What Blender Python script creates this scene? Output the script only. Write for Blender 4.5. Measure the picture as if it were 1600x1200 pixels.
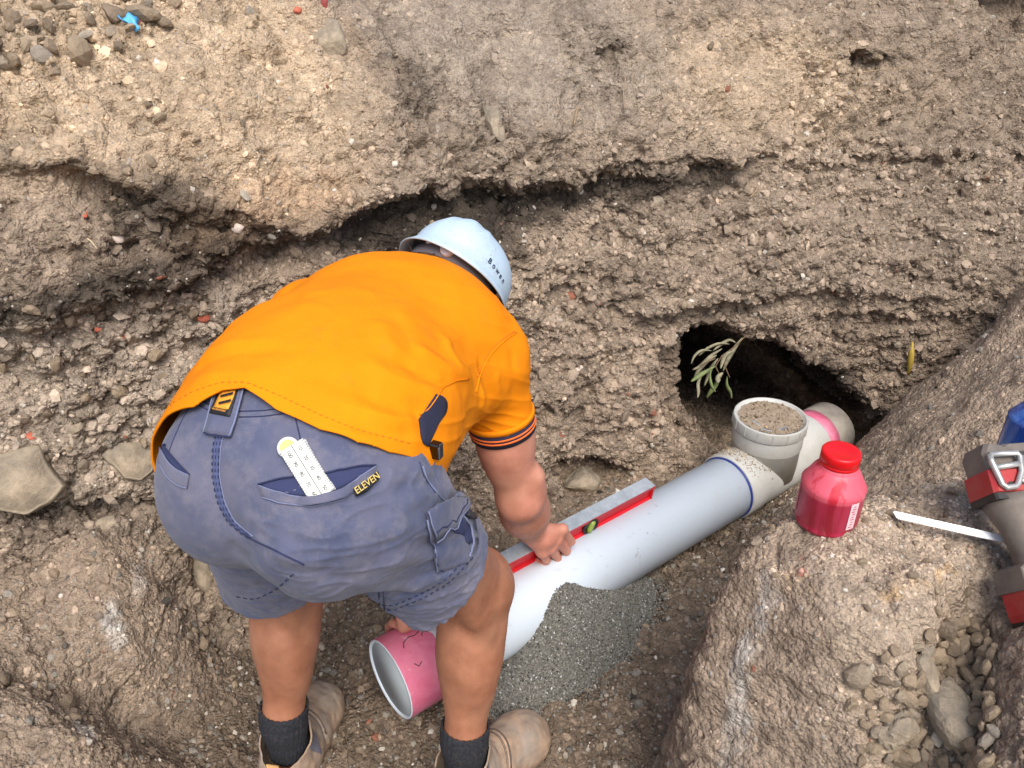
import bpy, math, random
import numpy as np
from mathutils import Vector, Matrix
random.seed(7); RNG = np.random.default_rng(7)
scene = bpy.context.scene
for o in list(bpy.data.objects): bpy.data.objects.remove(o)

# ---------------------------------------------------------------- camera
EYE = 1.40                     # height of the camera over the trench floor
FPX = 1256.0                   # focal length in pixels of a 1600 px wide picture
PITCH = math.radians(30.0)
cam_data = bpy.data.cameras.new('camera'); cam = bpy.data.objects.new('camera', cam_data)
scene.collection.objects.link(cam); scene.camera = cam
cam.location = (0, 0, EYE); cam.rotation_euler = (math.radians(90) - PITCH, 0, 0)
cam_data.sensor_width = 36.0; cam_data.lens = 36.0 * FPX / 1600.0
cam_data.clip_start = 0.05; cam_data.clip_end = 300.0

# ---------------------------------------------------------------- sky and sun (bright overcast)
SUN_EL, SUN_AZ = math.radians(54), math.radians(166)     # azimuth clockwise from +Y
world = bpy.data.worlds.new('World'); scene.world = world; world.use_nodes = True
wn = world.node_tree.nodes; wl = world.node_tree.links
bg = wn['Background']; sky = wn.new('ShaderNodeTexSky'); sky.sky_type = 'NISHITA'; sky.sun_disc = False
sky.sun_elevation = SUN_EL; sky.sun_rotation = SUN_AZ; sky.dust_density = 3.0; sky.air_density = 1.0; sky.ozone_density = 1.0
wl.new(sky.outputs[0], bg.inputs['Color']); bg.inputs['Strength'].default_value = 0.13
sd = bpy.data.lights.new('sun', 'SUN'); sun = bpy.data.objects.new('sun', sd); scene.collection.objects.link(sun)
sd.energy = 1.9; sd.angle = math.radians(36); sd.color = (1.0, 0.965, 0.92)
sdir = Vector((math.sin(SUN_AZ) * math.cos(SUN_EL), math.cos(SUN_AZ) * math.cos(SUN_EL), math.sin(SUN_EL)))
sun.rotation_euler = (-sdir).to_track_quat('-Z', 'Y').to_euler(); sun.location = sdir * 8
vs = scene.view_settings; vs.view_transform = 'Standard'; vs.look = 'None'; vs.gamma = 1.0; vs.use_curve_mapping = False
vs.exposure = 0.66
scene.cycles.max_bounces = 6; scene.cycles.diffuse_bounces = 3; scene.cycles.glossy_bounces = 3
scene.cycles.transmission_bounces = 6; scene.cycles.caustics_reflective = False; scene.cycles.caustics_refractive = False
scene.cycles.use_denoising = True

# ---------------------------------------------------------------- helpers
CP, SP = math.cos(PITCH), math.sin(PITCH)
# all building below is done with the eye as the origin; everything is lifted by EYE at the end
def ray(px, py):
    u = (px - 800.0) / FPX; v = (600.0 - py) / FPX
    return np.array([u, CP + v * SP, v * CP - SP])
def P(px, py, t): return ray(px, py) * t
def Pz(px, py, z):
    d = ray(px, py); return d * (z / d[2])
def arr(x): return np.asarray(x, dtype=float)
def unit(v): v = arr(v); return v / np.linalg.norm(v)

def new_mesh(name, V, F, mat=None, smooth=True, col=None):
    V = np.ascontiguousarray(V, dtype=np.float32)
    me = bpy.data.meshes.new(name)
    me.vertices.add(len(V)); me.vertices.foreach_set('co', V.ravel())
    if isinstance(F, np.ndarray):
        n, k = F.shape
        lt = np.full(n, k, np.int32); idx = F.astype(np.int32).ravel()
    else:
        lt = np.array([len(f) for f in F], np.int32); idx = np.concatenate([np.asarray(f, np.int32) for f in F]).astype(np.int32); n = len(F)
    ls = np.concatenate([[0], np.cumsum(lt)[:-1]]).astype(np.int32)
    me.loops.add(len(idx)); me.loops.foreach_set('vertex_index', idx)
    me.polygons.add(n); me.polygons.foreach_set('loop_start', ls); me.polygons.foreach_set('loop_total', lt)
    me.polygons.foreach_set('use_smooth', np.full(n, bool(smooth)))
    me.update(calc_edges=True); me.validate()
    if col is not None:
        c = np.ones((len(V), 4), np.float32); c[:, :3] = col
        a = me.color_attributes.new('Col', 'FLOAT_COLOR', 'POINT'); a.data.foreach_set('color', c.ravel())
    if mat is not None: me.materials.append(mat)
    return me
def wloc(o):
    v = np.zeros(3)
    while o is not None: v += arr(o.location); o = o.parent
    return v
def link(name, me, parent=None, loc=None):
    o = bpy.data.objects.new(name, me); scene.collection.objects.link(o)
    if parent is not None: o.parent = parent
    if loc is not None: o.location = tuple(loc)
    return o
def obj(name, V, F, mat, parent=None, smooth=True, col=None, base=None):
    """one mesh object; V in eye coordinates; base = its origin (own things), parts get their parent's origin"""
    V = arr(V); b = wloc(parent) if parent is not None else (arr(base) if base is not None else np.zeros(3))
    o = link(name, new_mesh(name, V - b, F, mat, smooth, col), parent)
    if parent is None: o.location = tuple(b)
    return o
def empty(name, loc):
    o = bpy.data.objects.new(name, None); scene.collection.objects.link(o); o.location = tuple(loc); o.empty_display_size = .05
    return o
def tag(o, label=None, cat=None, group=None, kind=None):
    if label: o['label'] = label
    if cat: o['category'] = cat
    if group: o['group'] = group
    if kind: o['kind'] = kind
    return o
def join(parts):
    Vs, Fs, n = [], [], 0
    for V, F in parts:
        Vs.append(arr(V)); Fs += [[i + n for i in f] for f in F]; n += len(V)
    return np.concatenate(Vs), Fs
def frame_of(axis, up=(0, 0, 1)):
    a = unit(axis); u = arr(up)
    if abs(a @ unit(u)) > .97: u = arr((1, 0, 0)) if abs(a[0]) < .9 else arr((0, 1, 0))
    x = unit(np.cross(u, a)); y = np.cross(a, x)
    return x, y, a
def tube(pts, r, n=10, cap=True, up=(0, 0, 1)):
    pts = arr(pts); m = len(pts); r = np.broadcast_to(arr(r), (m,))
    T = np.gradient(pts, axis=0); V = []; x = None
    for i in range(m):
        t = unit(T[i])
        if x is None: x, y, _ = frame_of(t, up)
        else:
            x = unit(x - t * (x @ t)); y = np.cross(t, x)
        for k in range(n):
            a = 2 * math.pi * k / n; V.append(pts[i] + r[i] * (math.cos(a) * x + math.sin(a) * y))
    F = [[i * n + k, i * n + (k + 1) % n, (i + 1) * n + (k + 1) % n, (i + 1) * n + k] for i in range(m - 1) for k in range(n)]
    if cap: F += [list(range(n))[::-1], [(m - 1) * n + k for k in range(n)]]
    return arr(V), F
def lathe(prof, org, axis=(0, 0, 1), n=48, closed=False):
    """prof: (radius, height) along axis"""
    x, y, a = frame_of(axis); V = []; org = arr(org)
    for r, h in prof:
        for k in range(n):
            t = 2 * math.pi * k / n; V.append(org + a * h + r * (math.cos(t) * x + math.sin(t) * y))
    m = len(prof); R = range(m) if closed else range(m - 1)
    F = [[i * n + k, i * n + (k + 1) % n, ((i + 1) % m) * n + (k + 1) % n, ((i + 1) % m) * n + k] for i in R for k in range(n)]
    if not closed:
        if prof[0][0] > 1e-6: F.append(list(range(n))[::-1])
        if prof[-1][0] > 1e-6: F.append([(m - 1) * n + k for k in range(n)])
    return arr(V), F
def box(c, X, Y, Z, bev=0.0):
    """oriented box, X Y Z are half-extent vectors; bevelled edges"""
    c, X, Y, Z = map(arr, (c, X, Y, Z))
    if bev <= 0:
        V = [c + i * X + j * Y + k * Z for i in (-1, 1) for j in (-1, 1) for k in (-1, 1)]
        return arr(V), [[0, 1, 3, 2], [4, 6, 7, 5], [0, 4, 5, 1], [2, 3, 7, 6], [0, 2, 6, 4], [1, 5, 7, 3]]
    L = [np.linalg.norm(q) for q in (X, Y, Z)]; U = [q / l for q, l in zip((X, Y, Z), L)]
    V, idx = [], {}
    for i in (-1, 1):
        for j in (-1, 1):
            for k in (-1, 1):
                s = (i, j, k)
                for ax in range(3):
                    p = c.copy()
                    for b in range(3): p = p + U[b] * s[b] * (L[b] - (0 if b == ax else bev))
                    idx[(s, ax)] = len(V); V.append(p)
    F = []
    for ax in range(3):
        b, d = (ax + 1) % 3, (ax + 2) % 3
        for sg in (-1, 1):
            q = []
            for (p1, p2) in ((-1, -1), (1, -1), (1, 1), (-1, 1)):
                s = [0, 0, 0]; s[ax] = sg; s[b] = p1; s[d] = p2; q.append(idx[(tuple(s), ax)])
            F.append(q if sg > 0 else q[::-1])
        for p1 in (-1, 1):
            for p2 in (-1, 1):
                e = []
                for sg in (-1, 1):
                    s = [0, 0, 0]; s[b] = p1; s[d] = p2; s[ax] = sg; e.append(tuple(s))
                q = [idx[(e[0], b)], idx[(e[1], b)], idx[(e[1], d)], idx[(e[0], d)]]
                F.append(q)
    for i in (-1, 1):
        for j in (-1, 1):
            for k in (-1, 1): F.append([idx[((i, j, k), a)] for a in range(3)])
    return arr(V), F
def prism(poly, org, X, Y, N, depth, bev=0.0):
    """extrude a 2D outline (list of (x,y)) by depth along N"""
    org, X, Y, N = map(arr, (org, X, Y, N)); n = len(poly); poly = arr(poly)
    rings = []
    if bev > 0:
        c = poly.mean(0); d = poly - c; s = 1 - bev / np.maximum(np.linalg.norm(d, axis=1), 1e-6)
        ins = c + d * s[:, None]
        rings = [(ins, 0), (poly, bev), (poly, depth - bev), (ins, depth)]
    else: rings = [(poly, 0), (poly, depth)]
    V = [org + X * p[0] + Y * p[1] + N * h for q, h in rings for p in q]
    F = [list(range(n))[::-1]]
    for r in range(len(rings) - 1):
        F += [[r * n + k, r * n + (k + 1) % n, (r + 1) * n + (k + 1) % n, (r + 1) * n + k] for k in range(n)]
    F.append([(len(rings) - 1) * n + k for k in range(n)])
    return arr(V), F
def recalc(o):
    import bmesh
    bm = bmesh.new(); bm.from_mesh(o.data); bmesh.ops.recalc_face_normals(bm, faces=bm.faces); bm.to_mesh(o.data); bm.free(); return o
def text_mesh(s, org, X, Y, height, mat, name, parent, depth=0.0004, align='CENTER', bold=0.0):
    cu = bpy.data.curves.new('t', 'FONT'); cu.body = s; cu.size = 1.0; cu.align_x = align; cu.align_y = 'CENTER'
    cu.extrude = 0.0; cu.offset = bold
    t = bpy.data.objects.new('t', cu); scene.collection.objects.link(t)
    dg = bpy.context.evaluated_depsgraph_get(); me0 = t.evaluated_get(dg).to_mesh()
    V = arr([v.co[:] for v in me0.vertices]); F = [list(p.vertices) for p in me0.polygons]
    t.evaluated_get(dg).to_mesh_clear(); bpy.data.objects.remove(t); bpy.data.curves.remove(cu)
    X, Y = unit(X), unit(Y); N = np.cross(X, Y)
    W = arr(org) + V[:, :1] * height * X + V[:, 1:2] * height * Y + N * depth
    return obj(name, W, F, mat, parent, smooth=False)

# ---------------------------------------------------------------- noise (numpy)
_perm = np.random.default_rng(3).permutation(256).astype(np.int64); _perm = np.concatenate([_perm, _perm, _perm])
_g = np.random.default_rng(5).normal(size=(256, 3)); _g /= np.linalg.norm(_g, axis=1)[:, None]
_gx, _gy, _gz = [np.ascontiguousarray(_g[:, k], np.float32) for k in range(3)]; _perm = _perm.astype(np.int32)
def perlin(p):
    p = np.asarray(p); X = [np.ascontiguousarray(p[:, k], np.float64) for k in range(3)]
    I = [np.floor(x).astype(np.int32) for x in X]; Fr = [(x - i).astype(np.float32) for x, i in zip(X, I)]
    W = [f * f * f * (f * (f * 6 - 15) + 10) for f in Fr]; I = [i & 255 for i in I]; I1 = [(i + 1) & 255 for i in I]
    out = np.zeros(len(p), np.float32)
    for a in (0, 1):
        ha = _perm[I1[0] if a else I[0]]; wa = W[0] if a else 1 - W[0]; fx = Fr[0] - a
        for b in (0, 1):
            hb = _perm[ha + (I1[1] if b else I[1])]; wb = wa * (W[1] if b else 1 - W[1]); fy = Fr[1] - b
            for c in (0, 1):
                h = _perm[hb + (I1[2] if c else I[2])]; fz = Fr[2] - c
                out += (_gx[h] * fx + _gy[h] * fy + _gz[h] * fz) * (wb * (W[2] if c else 1 - W[2]))
    return out.astype(float) * 1.6
def fbm(p, sc, oct=4, gain=.5, off=0.0):
    q = arr(p) / sc + off; s, a = 0, 1.0
    for k in range(oct): s = s + a * perlin(q + 17.3 * k); q = q * 2.03; a *= gain
    return s
def hash3(c, seed):
    h = _perm[_perm[_perm[(c[:, 0] + seed) & 255] + (c[:, 1] & 255)] + (c[:, 2] & 255)]
    return _rnd[(h * 7 + seed * 13 + (c[:, 0] ^ c[:, 1] * 5 ^ c[:, 2] * 11) * 3) & 4095]
_rnd = np.random.default_rng(9).random((4096, 3)).astype(np.float32)
def worley(p, sc, seed):
    """F1, F2, random triple of the nearest cell, vector to its centre (cell units)"""
    q = (arr(p) / sc).astype(np.float32); c = np.floor(q).astype(np.int64); f = q - c.astype(np.float32); N = len(q)
    f1 = np.full(N, 9.0, np.float32); f2 = f1.copy(); best = np.zeros((N, 3), np.int64); vec = np.zeros((N, 3), np.float32)
    for i in (-1, 0, 1):
        for j in (-1, 0, 1):
            for k in (-1, 0, 1):
                o = np.array((i, j, k)); d = hash3(c + o, seed) + o.astype(np.float32) - f
                L = np.einsum('ij,ij->i', d, d); m = L < f1
                f2 = np.where(m, f1, np.minimum(f2, L)); f1 = np.where(m, L, f1)
                best[m] = c[m] + o; vec[m] = -d[m]
    return np.sqrt(f1), np.sqrt(f2), hash3(best, seed + 71).astype(float), vec
def sstep(x, a, b):
    t = np.clip((x - a) / (b - a), 0, 1); return t * t * (3 - 2 * t)

# ---------------------------------------------------------------- implicit surfaces
def smin(a, b, k):
    h = np.clip(.5 + .5 * (b - a) / k, 0, 1); return b + (a - b) * h - k * h * (1 - h)
def smax(a, b, k): return -smin(-a, -b, k)
def cone(p, a, b, ra, rb):
    """capsule whose radius goes from ra at a to rb at b"""
    a, b = arr(a), arr(b); d = b - a; h = np.clip(((p - a) @ d) / (d @ d), 0, 1)
    return np.linalg.norm(p - a - h[:, None] * d, axis=1) - (ra + (rb - ra) * h)
def ell(p, c, R, ax=None):
    q = p - arr(c)
    if ax is not None: q = q @ arr(ax).T
    R = arr(R); k0 = np.linalg.norm(q / R, axis=1); k1 = np.linalg.norm(q / (R * R), axis=1)
    return k0 * (k0 - 1) / np.maximum(k1, 1e-9)
def surface_nets(fn, lo, hi, h, block=14):
    lo, hi = arr(lo), arr(hi); n = np.ceil((hi - lo) / h).astype(int) + 1
    n = ((n + block - 1) // block) * block + 1
    D = np.ones(tuple(n), np.float32)
    nb = (n - 1) // block
    bi = np.stack(np.meshgrid(*[np.arange(k) for k in nb], indexing='ij'), -1).reshape(-1, 3)
    ctr = lo + (bi + .5) * block * h; dv = fn(ctr)
    rad = block * h * .87 * 1.35
    act = np.abs(dv) < rad
    for b, d in zip(bi[~act], dv[~act]):
        s = b * block; D[s[0]:s[0] + block + 1, s[1]:s[1] + block + 1, s[2]:s[2] + block + 1] = 1 if d > 0 else -1
    loc = np.stack(np.meshgrid(*[np.arange(block + 1)] * 3, indexing='ij'), -1).reshape(-1, 3)
    A = bi[act]
    for s0 in range(0, len(A), 60):
        B = A[s0:s0 + 60]; pts = lo + (B[:, None, :] * block + loc[None]) * h
        v = fn(pts.reshape(-1, 3)).reshape(len(B), block + 1, block + 1, block + 1)
        for b, vv in zip(B, v):
            s = b * block; D[s[0]:s[0] + block + 1, s[1]:s[1] + block + 1, s[2]:s[2] + block + 1] = vv
    S = D < 0
    c = [S[i:S.shape[0] - 1 + i, j:S.shape[1] - 1 + j, k:S.shape[2] - 1 + k] for i in (0, 1) for j in (0, 1) for k in (0, 1)]
    tot = sum(x.astype(np.int8) for x in c); cells = (tot > 0) & (tot < 8)
    ci = np.argwhere(cells); vid = np.full(cells.shape, -1, np.int32); vid[cells] = np.arange(len(ci))
    acc = np.zeros((len(ci), 3)); cnt = np.zeros(len(ci))
    co = [(i, j, k) for i in (0, 1) for j in (0, 1) for k in (0, 1)]
    val = [D[ci[:, 0] + o[0], ci[:, 1] + o[1], ci[:, 2] + o[2]].astype(float) for o in co]
    for x in range(8):
        for y in range(x + 1, 8):
            dd = np.abs(np.subtract(co[x], co[y]))
            if dd.sum() != 1: continue
            m = (val[x] < 0) != (val[y] < 0)
            t = np.where(m, val[x] / np.where(m, val[x] - val[y], 1), 0)[:, None]
            pt = arr(co[x]) + t * (arr(co[y]) - arr(co[x]))
            acc += pt * m[:, None]; cnt += m
    V = lo + (ci + acc / np.maximum(cnt, 1)[:, None]) * h
    Q = []
    for ax in range(3):
        s0 = [slice(1, -1)] * 3; s0[ax] = slice(0, -1)
        s1 = [slice(1, -1)] * 3; s1[ax] = slice(1, None)
        a, b = S[tuple(s0)], S[tuple(s1)]
        e = np.argwhere(a != b)
        if not len(e): continue
        fl = a[tuple(e.T)]; off = np.ones(3, int); off[ax] = 0; e = e + off
        u, w = (ax + 1) % 3, (ax + 2) % 3
        def cell(du, dw):
            q = e.copy(); q[:, u] += du; q[:, w] += dw
            return vid[q[:, 0], q[:, 1], q[:, 2]]
        q = np.stack([cell(-1, -1), cell(0, -1), cell(0, 0), cell(-1, 0)], 1)
        q[~fl] = q[~fl][:, ::-1]; Q.append(q)
    return V, np.concatenate(Q)
def normals_of(V, Q):
    fn = np.cross(V[Q[:, 2]] - V[Q[:, 0]], V[Q[:, 3 if Q.shape[1] == 4 else 1]] - V[Q[:, 1 if Q.shape[1] == 4 else 0]])
    if Q.shape[1] == 3: fn = np.cross(V[Q[:, 1]] - V[Q[:, 0]], V[Q[:, 2]] - V[Q[:, 0]])
    N = np.zeros_like(V)
    for k in range(Q.shape[1]): np.add.at(N, Q[:, k], fn)
    return N / np.maximum(np.linalg.norm(N, axis=1), 1e-12)[:, None]
def relax(V, Q, it=2, lam=.5):
    for _ in range(it):
        s = np.zeros_like(V); c = np.zeros(len(V))
        for k in range(Q.shape[1]):
            a, b = Q[:, k], Q[:, (k + 1) % Q.shape[1]]
            np.add.at(s, a, V[b]); np.add.at(s, b, V[a]); np.add.at(c, a, 1); np.add.at(c, b, 1)
        V = V + lam * (s / np.maximum(c, 1)[:, None] - V)
    return V
def subdivide(V, Q):
    E = np.sort(np.concatenate([Q[:, [0, 1]], Q[:, [1, 2]], Q[:, [2, 3]], Q[:, [3, 0]]]), 1)
    U, inv = np.unique(E, axis=0, return_inverse=True); inv = inv.ravel(); m, n = len(Q), len(V)
    mid = (V[U[:, 0]] + V[U[:, 1]]) / 2; cen = V[Q].mean(1)
    e = [n + inv[k * m:(k + 1) * m] for k in range(4)]; c = n + len(U) + np.arange(m)
    Q2 = np.concatenate([np.stack([Q[:, k], e[k], c, e[(k + 3) % 4]], 1) for k in range(4)])
    return np.concatenate([V, mid, cen]), Q2
def clip_mesh(V, Q, f):
    """keep f>0 of a quad/tri mesh, cutting faces cleanly along f=0"""
    T = np.concatenate([Q[:, [0, 1, 2]], Q[:, [0, 2, 3]]]) if Q.shape[1] == 4 else Q
    pos = f > 0; k = pos[T].sum(1); keep = [T[k == 3]]; V = list([V]); cut = {}; newv = []; nf = []
    base = len(V[0]); VV = V[0]
    def mid(a, b):
        key = (a, b) if a < b else (b, a)
        if key not in cut:
            t = f[a] / (f[a] - f[b]); cut[key] = base + len(newv); newv.append(VV[a] + t * (VV[b] - VV[a]))
        return cut[key]
    for t in T[(k == 1) | (k == 2)]:
        p = [pos[x] for x in t]
        if sum(p) == 1:
            i = p.index(True); a, b, c = t[i], t[(i + 1) % 3], t[(i + 2) % 3]; nf.append([a, mid(a, b), mid(a, c)])
        else:
            i = p.index(False); a, b, c = t[i], t[(i + 1) % 3], t[(i + 2) % 3]
            x, y = mid(a, b), mid(a, c); nf += [[x, b, c], [x, c, y]]
    F = np.concatenate(keep + ([np.array(nf)] if nf else [])); A = np.concatenate([VV, np.array(newv)]) if newv else VV
    used = np.unique(F); re = np.full(len(A), -1); re[used] = np.arange(len(used))
    return A[used], re[F]
def bisect(fn, o, d, t0, t1, n=260):
    """first crossing of an implicit surface along rays from the eye"""
    ts = np.linspace(t0, t1, n); v = fn(o + ts[:, None] * d)
    k = np.argmax(v < 0)
    if not (v < 0).any(): k = int(np.argmin(v)); return o + ts[k] * d
    a, b = ts[max(k - 1, 0)], ts[k]
    for _ in range(18):
        m = (a + b) / 2
        if fn((o + m * d)[None])[0] < 0: b = m
        else: a = m
    return o + b * d

# ---------------------------------------------------------------- materials
def srgb(r, g, b):
    f = lambda c: (c / 255 / 12.92) if c / 255 <= .04045 else ((c / 255 + .055) / 1.055) ** 2.4
    return (f(r), f(g), f(b))
class NT:
    def __init__(s, name):
        s.m = bpy.data.materials.new(name); s.m.use_nodes = True; s.t = s.m.node_tree
        s.b = s.t.nodes['Principled BSDF']; s.l = s.t.links
    def n(s, typ, **kw):
        x = s.t.nodes.new(typ)
        for k, v in kw.items():
            if k in x.inputs: x.inputs[k].default_value = v
            else: setattr(x, k, v)
        return x
    def link(s, a, b): s.l.new(a, b)
    def coord(s, kind='Object'): return s.n('ShaderNodeTexCoord').outputs[kind]
    def noise(s, scale, detail=4, rough=.6, vec=None, dist=0.0):
        x = s.n('ShaderNodeTexNoise'); x.inputs['Scale'].default_value = scale; x.inputs['Detail'].default_value = detail
        x.inputs['Roughness'].default_value = rough; x.inputs['Distortion'].default_value = dist
        s.link(vec if vec is not None else s.coord(), x.inputs['Vector']); return x
    def ramp(s, fac, stops):
        r = s.n('ShaderNodeValToRGB'); e = r.color_ramp.elements
        while len(e) < len(stops): e.new(.5)
        for k, (p, c) in enumerate(stops):
            e[k].position = p; e[k].color = (*c, 1) if len(c) == 3 else c
        s.link(fac, r.inputs['Fac']); return r.outputs['Color']
    def mix(s, fac, a, b, mode='MIX'):
        x = s.n('ShaderNodeMix', data_type='RGBA', blend_type=mode)
        for v, i in ((fac, 0), (a, 6), (b, 7)):
            if isinstance(v, (int, float)): x.inputs[i].default_value = v
            elif isinstance(v, tuple): x.inputs[i].default_value = (*v, 1)
            else: s.link(v, x.inputs[i])
        return x.outputs[2]
    def math(s, op, a, b=None):
        x = s.n('ShaderNodeMath', operation=op)
        for v, i in ((a, 0), (b, 1)):
            if v is None: continue
            if isinstance(v, (int, float)): x.inputs[i].default_value = v
            else: s.link(v, x.inputs[i])
        return x.outputs[0]
    def base(s, c):
        if isinstance(c, tuple): s.b.inputs['Base Color'].default_value = (*c, 1)
        else: s.link(c, s.b.inputs['Base Color'])
    def bump(s, h, strength=.5, dist=.01, prev=None):
        b = s.n('ShaderNodeBump'); b.inputs['Strength'].default_value = strength; b.inputs['Distance'].default_value = dist
        s.link(h, b.inputs['Height'])
        if prev is not None: s.link(prev, b.inputs['Normal'])
        s.link(b.outputs[0], s.b.inputs['Normal']); return b.outputs[0]
    def set(s, **kw):
        for k, v in kw.items(): s.b.inputs[k.replace('_', ' ')].default_value = v
        return s.m
def plain(name, c, rough=.5, metal=0.0, var=.0, scale=60, bump=0.0, spec=None):
    m = NT(name)
    if var > 0:
        nz = m.noise(scale, 5, .65)
        m.base(m.mix(m.ramp(nz.outputs['Fac'], [(.35, (0, 0, 0)), (.65, (1, 1, 1))]), tuple(x * (1 - var) for x in c), tuple(min(1, x * (1 + var)) for x in c)))
        if bump: m.bump(nz.outputs['Fac'], bump, .002)
    else: m.base(tuple(c))
    m.set(Roughness=rough, Metallic=metal)
    if spec is not None: m.set(Specular_IOR_Level=spec)
    return m.m
# ================================================================ EARTH: trench wall, floor, right bank
AX = unit((.9023, .4311, 0)); NX = unit((-.4311, .9023, 0))      # along the wall / into the wall
def rbf(xy, val):
    xy = arr(xy); val = arr(val); n = len(xy)
    def ph(a, b):
        r2 = ((a[:, None] - b[None]) ** 2).sum(-1) + 1e-9; return r2 * np.log(r2) * .5
    A = np.zeros((n + 3, n + 3)); A[:n, :n] = ph(xy, xy) + 2e-3 * np.eye(n); A[:n, n] = 1; A[:n, n + 1:] = xy; A[n, :n] = 1; A[n + 1:, :n] = xy.T
    w = np.linalg.solve(A, np.concatenate([val, np.zeros(3)]))
    return lambda p: np.concatenate([ph(q, xy) @ w[:n] + w[n] + q @ w[n + 1:] for q in np.array_split(p, max(1, len(p) // 20000))])
class Table:
    def __init__(s, f, lo, hi, h):
        s.lo, s.h = arr(lo), h; s.n = np.ceil((arr(hi) - s.lo) / h).astype(int) + 1
        g = np.stack(np.meshgrid(*[s.lo[k] + h * np.arange(s.n[k]) for k in (0, 1)], indexing='ij'), -1).reshape(-1, 2)
        s.g = g; s.T = f(g).reshape(s.n)
    def __call__(s, a, b):
        x = np.clip((a - s.lo[0]) / s.h, 0, s.n[0] - 1.001); y = np.clip((b - s.lo[1]) / s.h, 0, s.n[1] - 1.001)
        i = x.astype(int); j = y.astype(int); x = x - i; y = y - j; T = s.T
        return (T[i, j] * (1 - x) + T[i + 1, j] * x) * (1 - y) + (T[i, j + 1] * (1 - x) + T[i + 1, j + 1] * x) * y
def on_wall(px, py, q):
    d = ray(px, py); p = d * (q / (NX @ d)); return p
def sz(p): return (p @ AX, p[2])
def polysd(pts, poly):
    """signed distance to a polygon, positive inside"""
    poly = arr(poly); d = np.full(len(pts), 1e9); ins = np.zeros(len(pts), bool); n = len(poly)
    for i in range(n):
        a, b = poly[i], poly[(i + 1) % n]; e = b - a; w = pts - a
        t = np.clip((w @ e) / (e @ e), 0, 1); d = np.minimum(d, np.linalg.norm(w - t[:, None] * e, axis=1))
        c = ((a[1] > pts[:, 1]) != (b[1] > pts[:, 1])) & (pts[:, 0] < (b[0] - a[0]) * (pts[:, 1] - a[1]) / (b[1] - a[1] + 1e-12) + a[0])
        ins ^= c
    return np.where(ins, d, -d)

# ---- the back wall as depth over (distance along, height)
WC = [(0, 780, 1.50), (150, 800, 1.50), (300, 760, 1.50), (500, 700, 1.48), (700, 720, 1.47), (900, 740, 1.46), (1000, 700, 1.45), (1060, 650, 1.43),
      (0, 600, 1.52), (150, 620, 1.52), (300, 520, 1.54), (600, 560, 1.53), (880, 560, 1.53), (1000, 500, 1.53), (880, 420, 1.58), (1100, 400, 1.55),
      (1250, 450, 1.44), (1450, 520, 1.30), (1550, 450, 1.24), (1350, 600, 1.38), (1300, 680, 1.38),
      (0, 470, 1.50), (300, 390, 1.52), (650, 295, 1.56), (850, 300, 1.60), (1120, 255, 1.60),
      (0, 250, 1.58), (250, 250, 1.60), (500, 250, 1.63), (750, 200, 1.67), (1000, 160, 1.68), (1300, 200, 1.58), (1500, 250, 1.45), (1590, 330, 1.32),
      (0, 20, 1.77), (250, 20, 1.81), (500, 20, 1.85), (800, 10, 1.87), (1100, 10, 1.84), (1300, 10, 1.76), (1500, 10, 1.62), (1590, 150, 1.50),
      (800, -140, 2.10), (100, -140, 2.02), (1500, -140, 1.86), (-300, 500, 1.52), (-300, 50, 1.75), (1800, 300, 1.15), (1800, 50, 1.4)]
wp = [on_wall(*c) for c in WC]
wrbf = rbf([sz(p) for p in wp], [c[2] for c in WC])
def wline(pts, q): return arr([sz(on_wall(x, y, q)) for x, y in pts])
LEDGE = wline([(-200, 500), (0, 478), (130, 462), (260, 415), (400, 378), (540, 335), (650, 300), (740, 288), (850, 300), (920, 290), (1010, 275), (1110, 255), (1250, 238), (1500, 215)], 1.58)
LEDGE2 = wline([(-200, 240), (0, 246), (130, 252), (220, 285), (330, 325), (450, 345), (560, 345)], 1.60)
LEDGE3 = wline([(960, 520), (1050, 490), (1130, 468), (1230, 440), (1330, 420)], 1.50)
LEDGE4 = wline([(780, 478), (860, 470), (950, 440)], 1.55)
LEDGE5 = wline([(1090, 545), (1180, 512), (1280, 530), (1340, 545), (1400, 590)], 1.40)
HOLE = wline([(1125, 690), (1128, 610), (1148, 566), (1185, 548), (1235, 566), (1295, 590), (1345, 622), (1385, 660), (1420, 740), (1330, 800), (1180, 800), (1150, 700)], 1.40)
NICHE = [(wline([(1040, 650), (1060, 590), (1110, 545), (1170, 530), (1250, 545), (1250, 720), (1120, 740), (1060, 700)], 1.42), .13), (wline([(1290, 95), (1325, 78), (1370, 95), (1345, 112), (1300, 112)], 1.72), .10), (wline([(1535, 290), (1550, 283), (1572, 288), (1565, 296), (1540, 297)], 1.38), .08),
         (wline([(1240, 195), (1265, 192), (1258, 215)], 1.66), .05), (wline([(915, 75), (985, 62), (975, 115), (930, 112)], 1.78), .05),
         (wline([(0, 790), (60, 800), (110, 785), (250, 800), (330, 820), (330, 850), (200, 830), (0, 830)], 1.48), .07),
         (wline([(870, 760), (890, 735), (960, 728), (1020, 745), (1000, 775), (880, 790)], 1.44), .10),
         (wline([(285, 850), (350, 850), (350, 960), (310, 960)], 1.45), .10),
         (wline([(1540, -30), (1640, -30), (1640, 80), (1560, 100)], 1.62), .16)]
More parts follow.
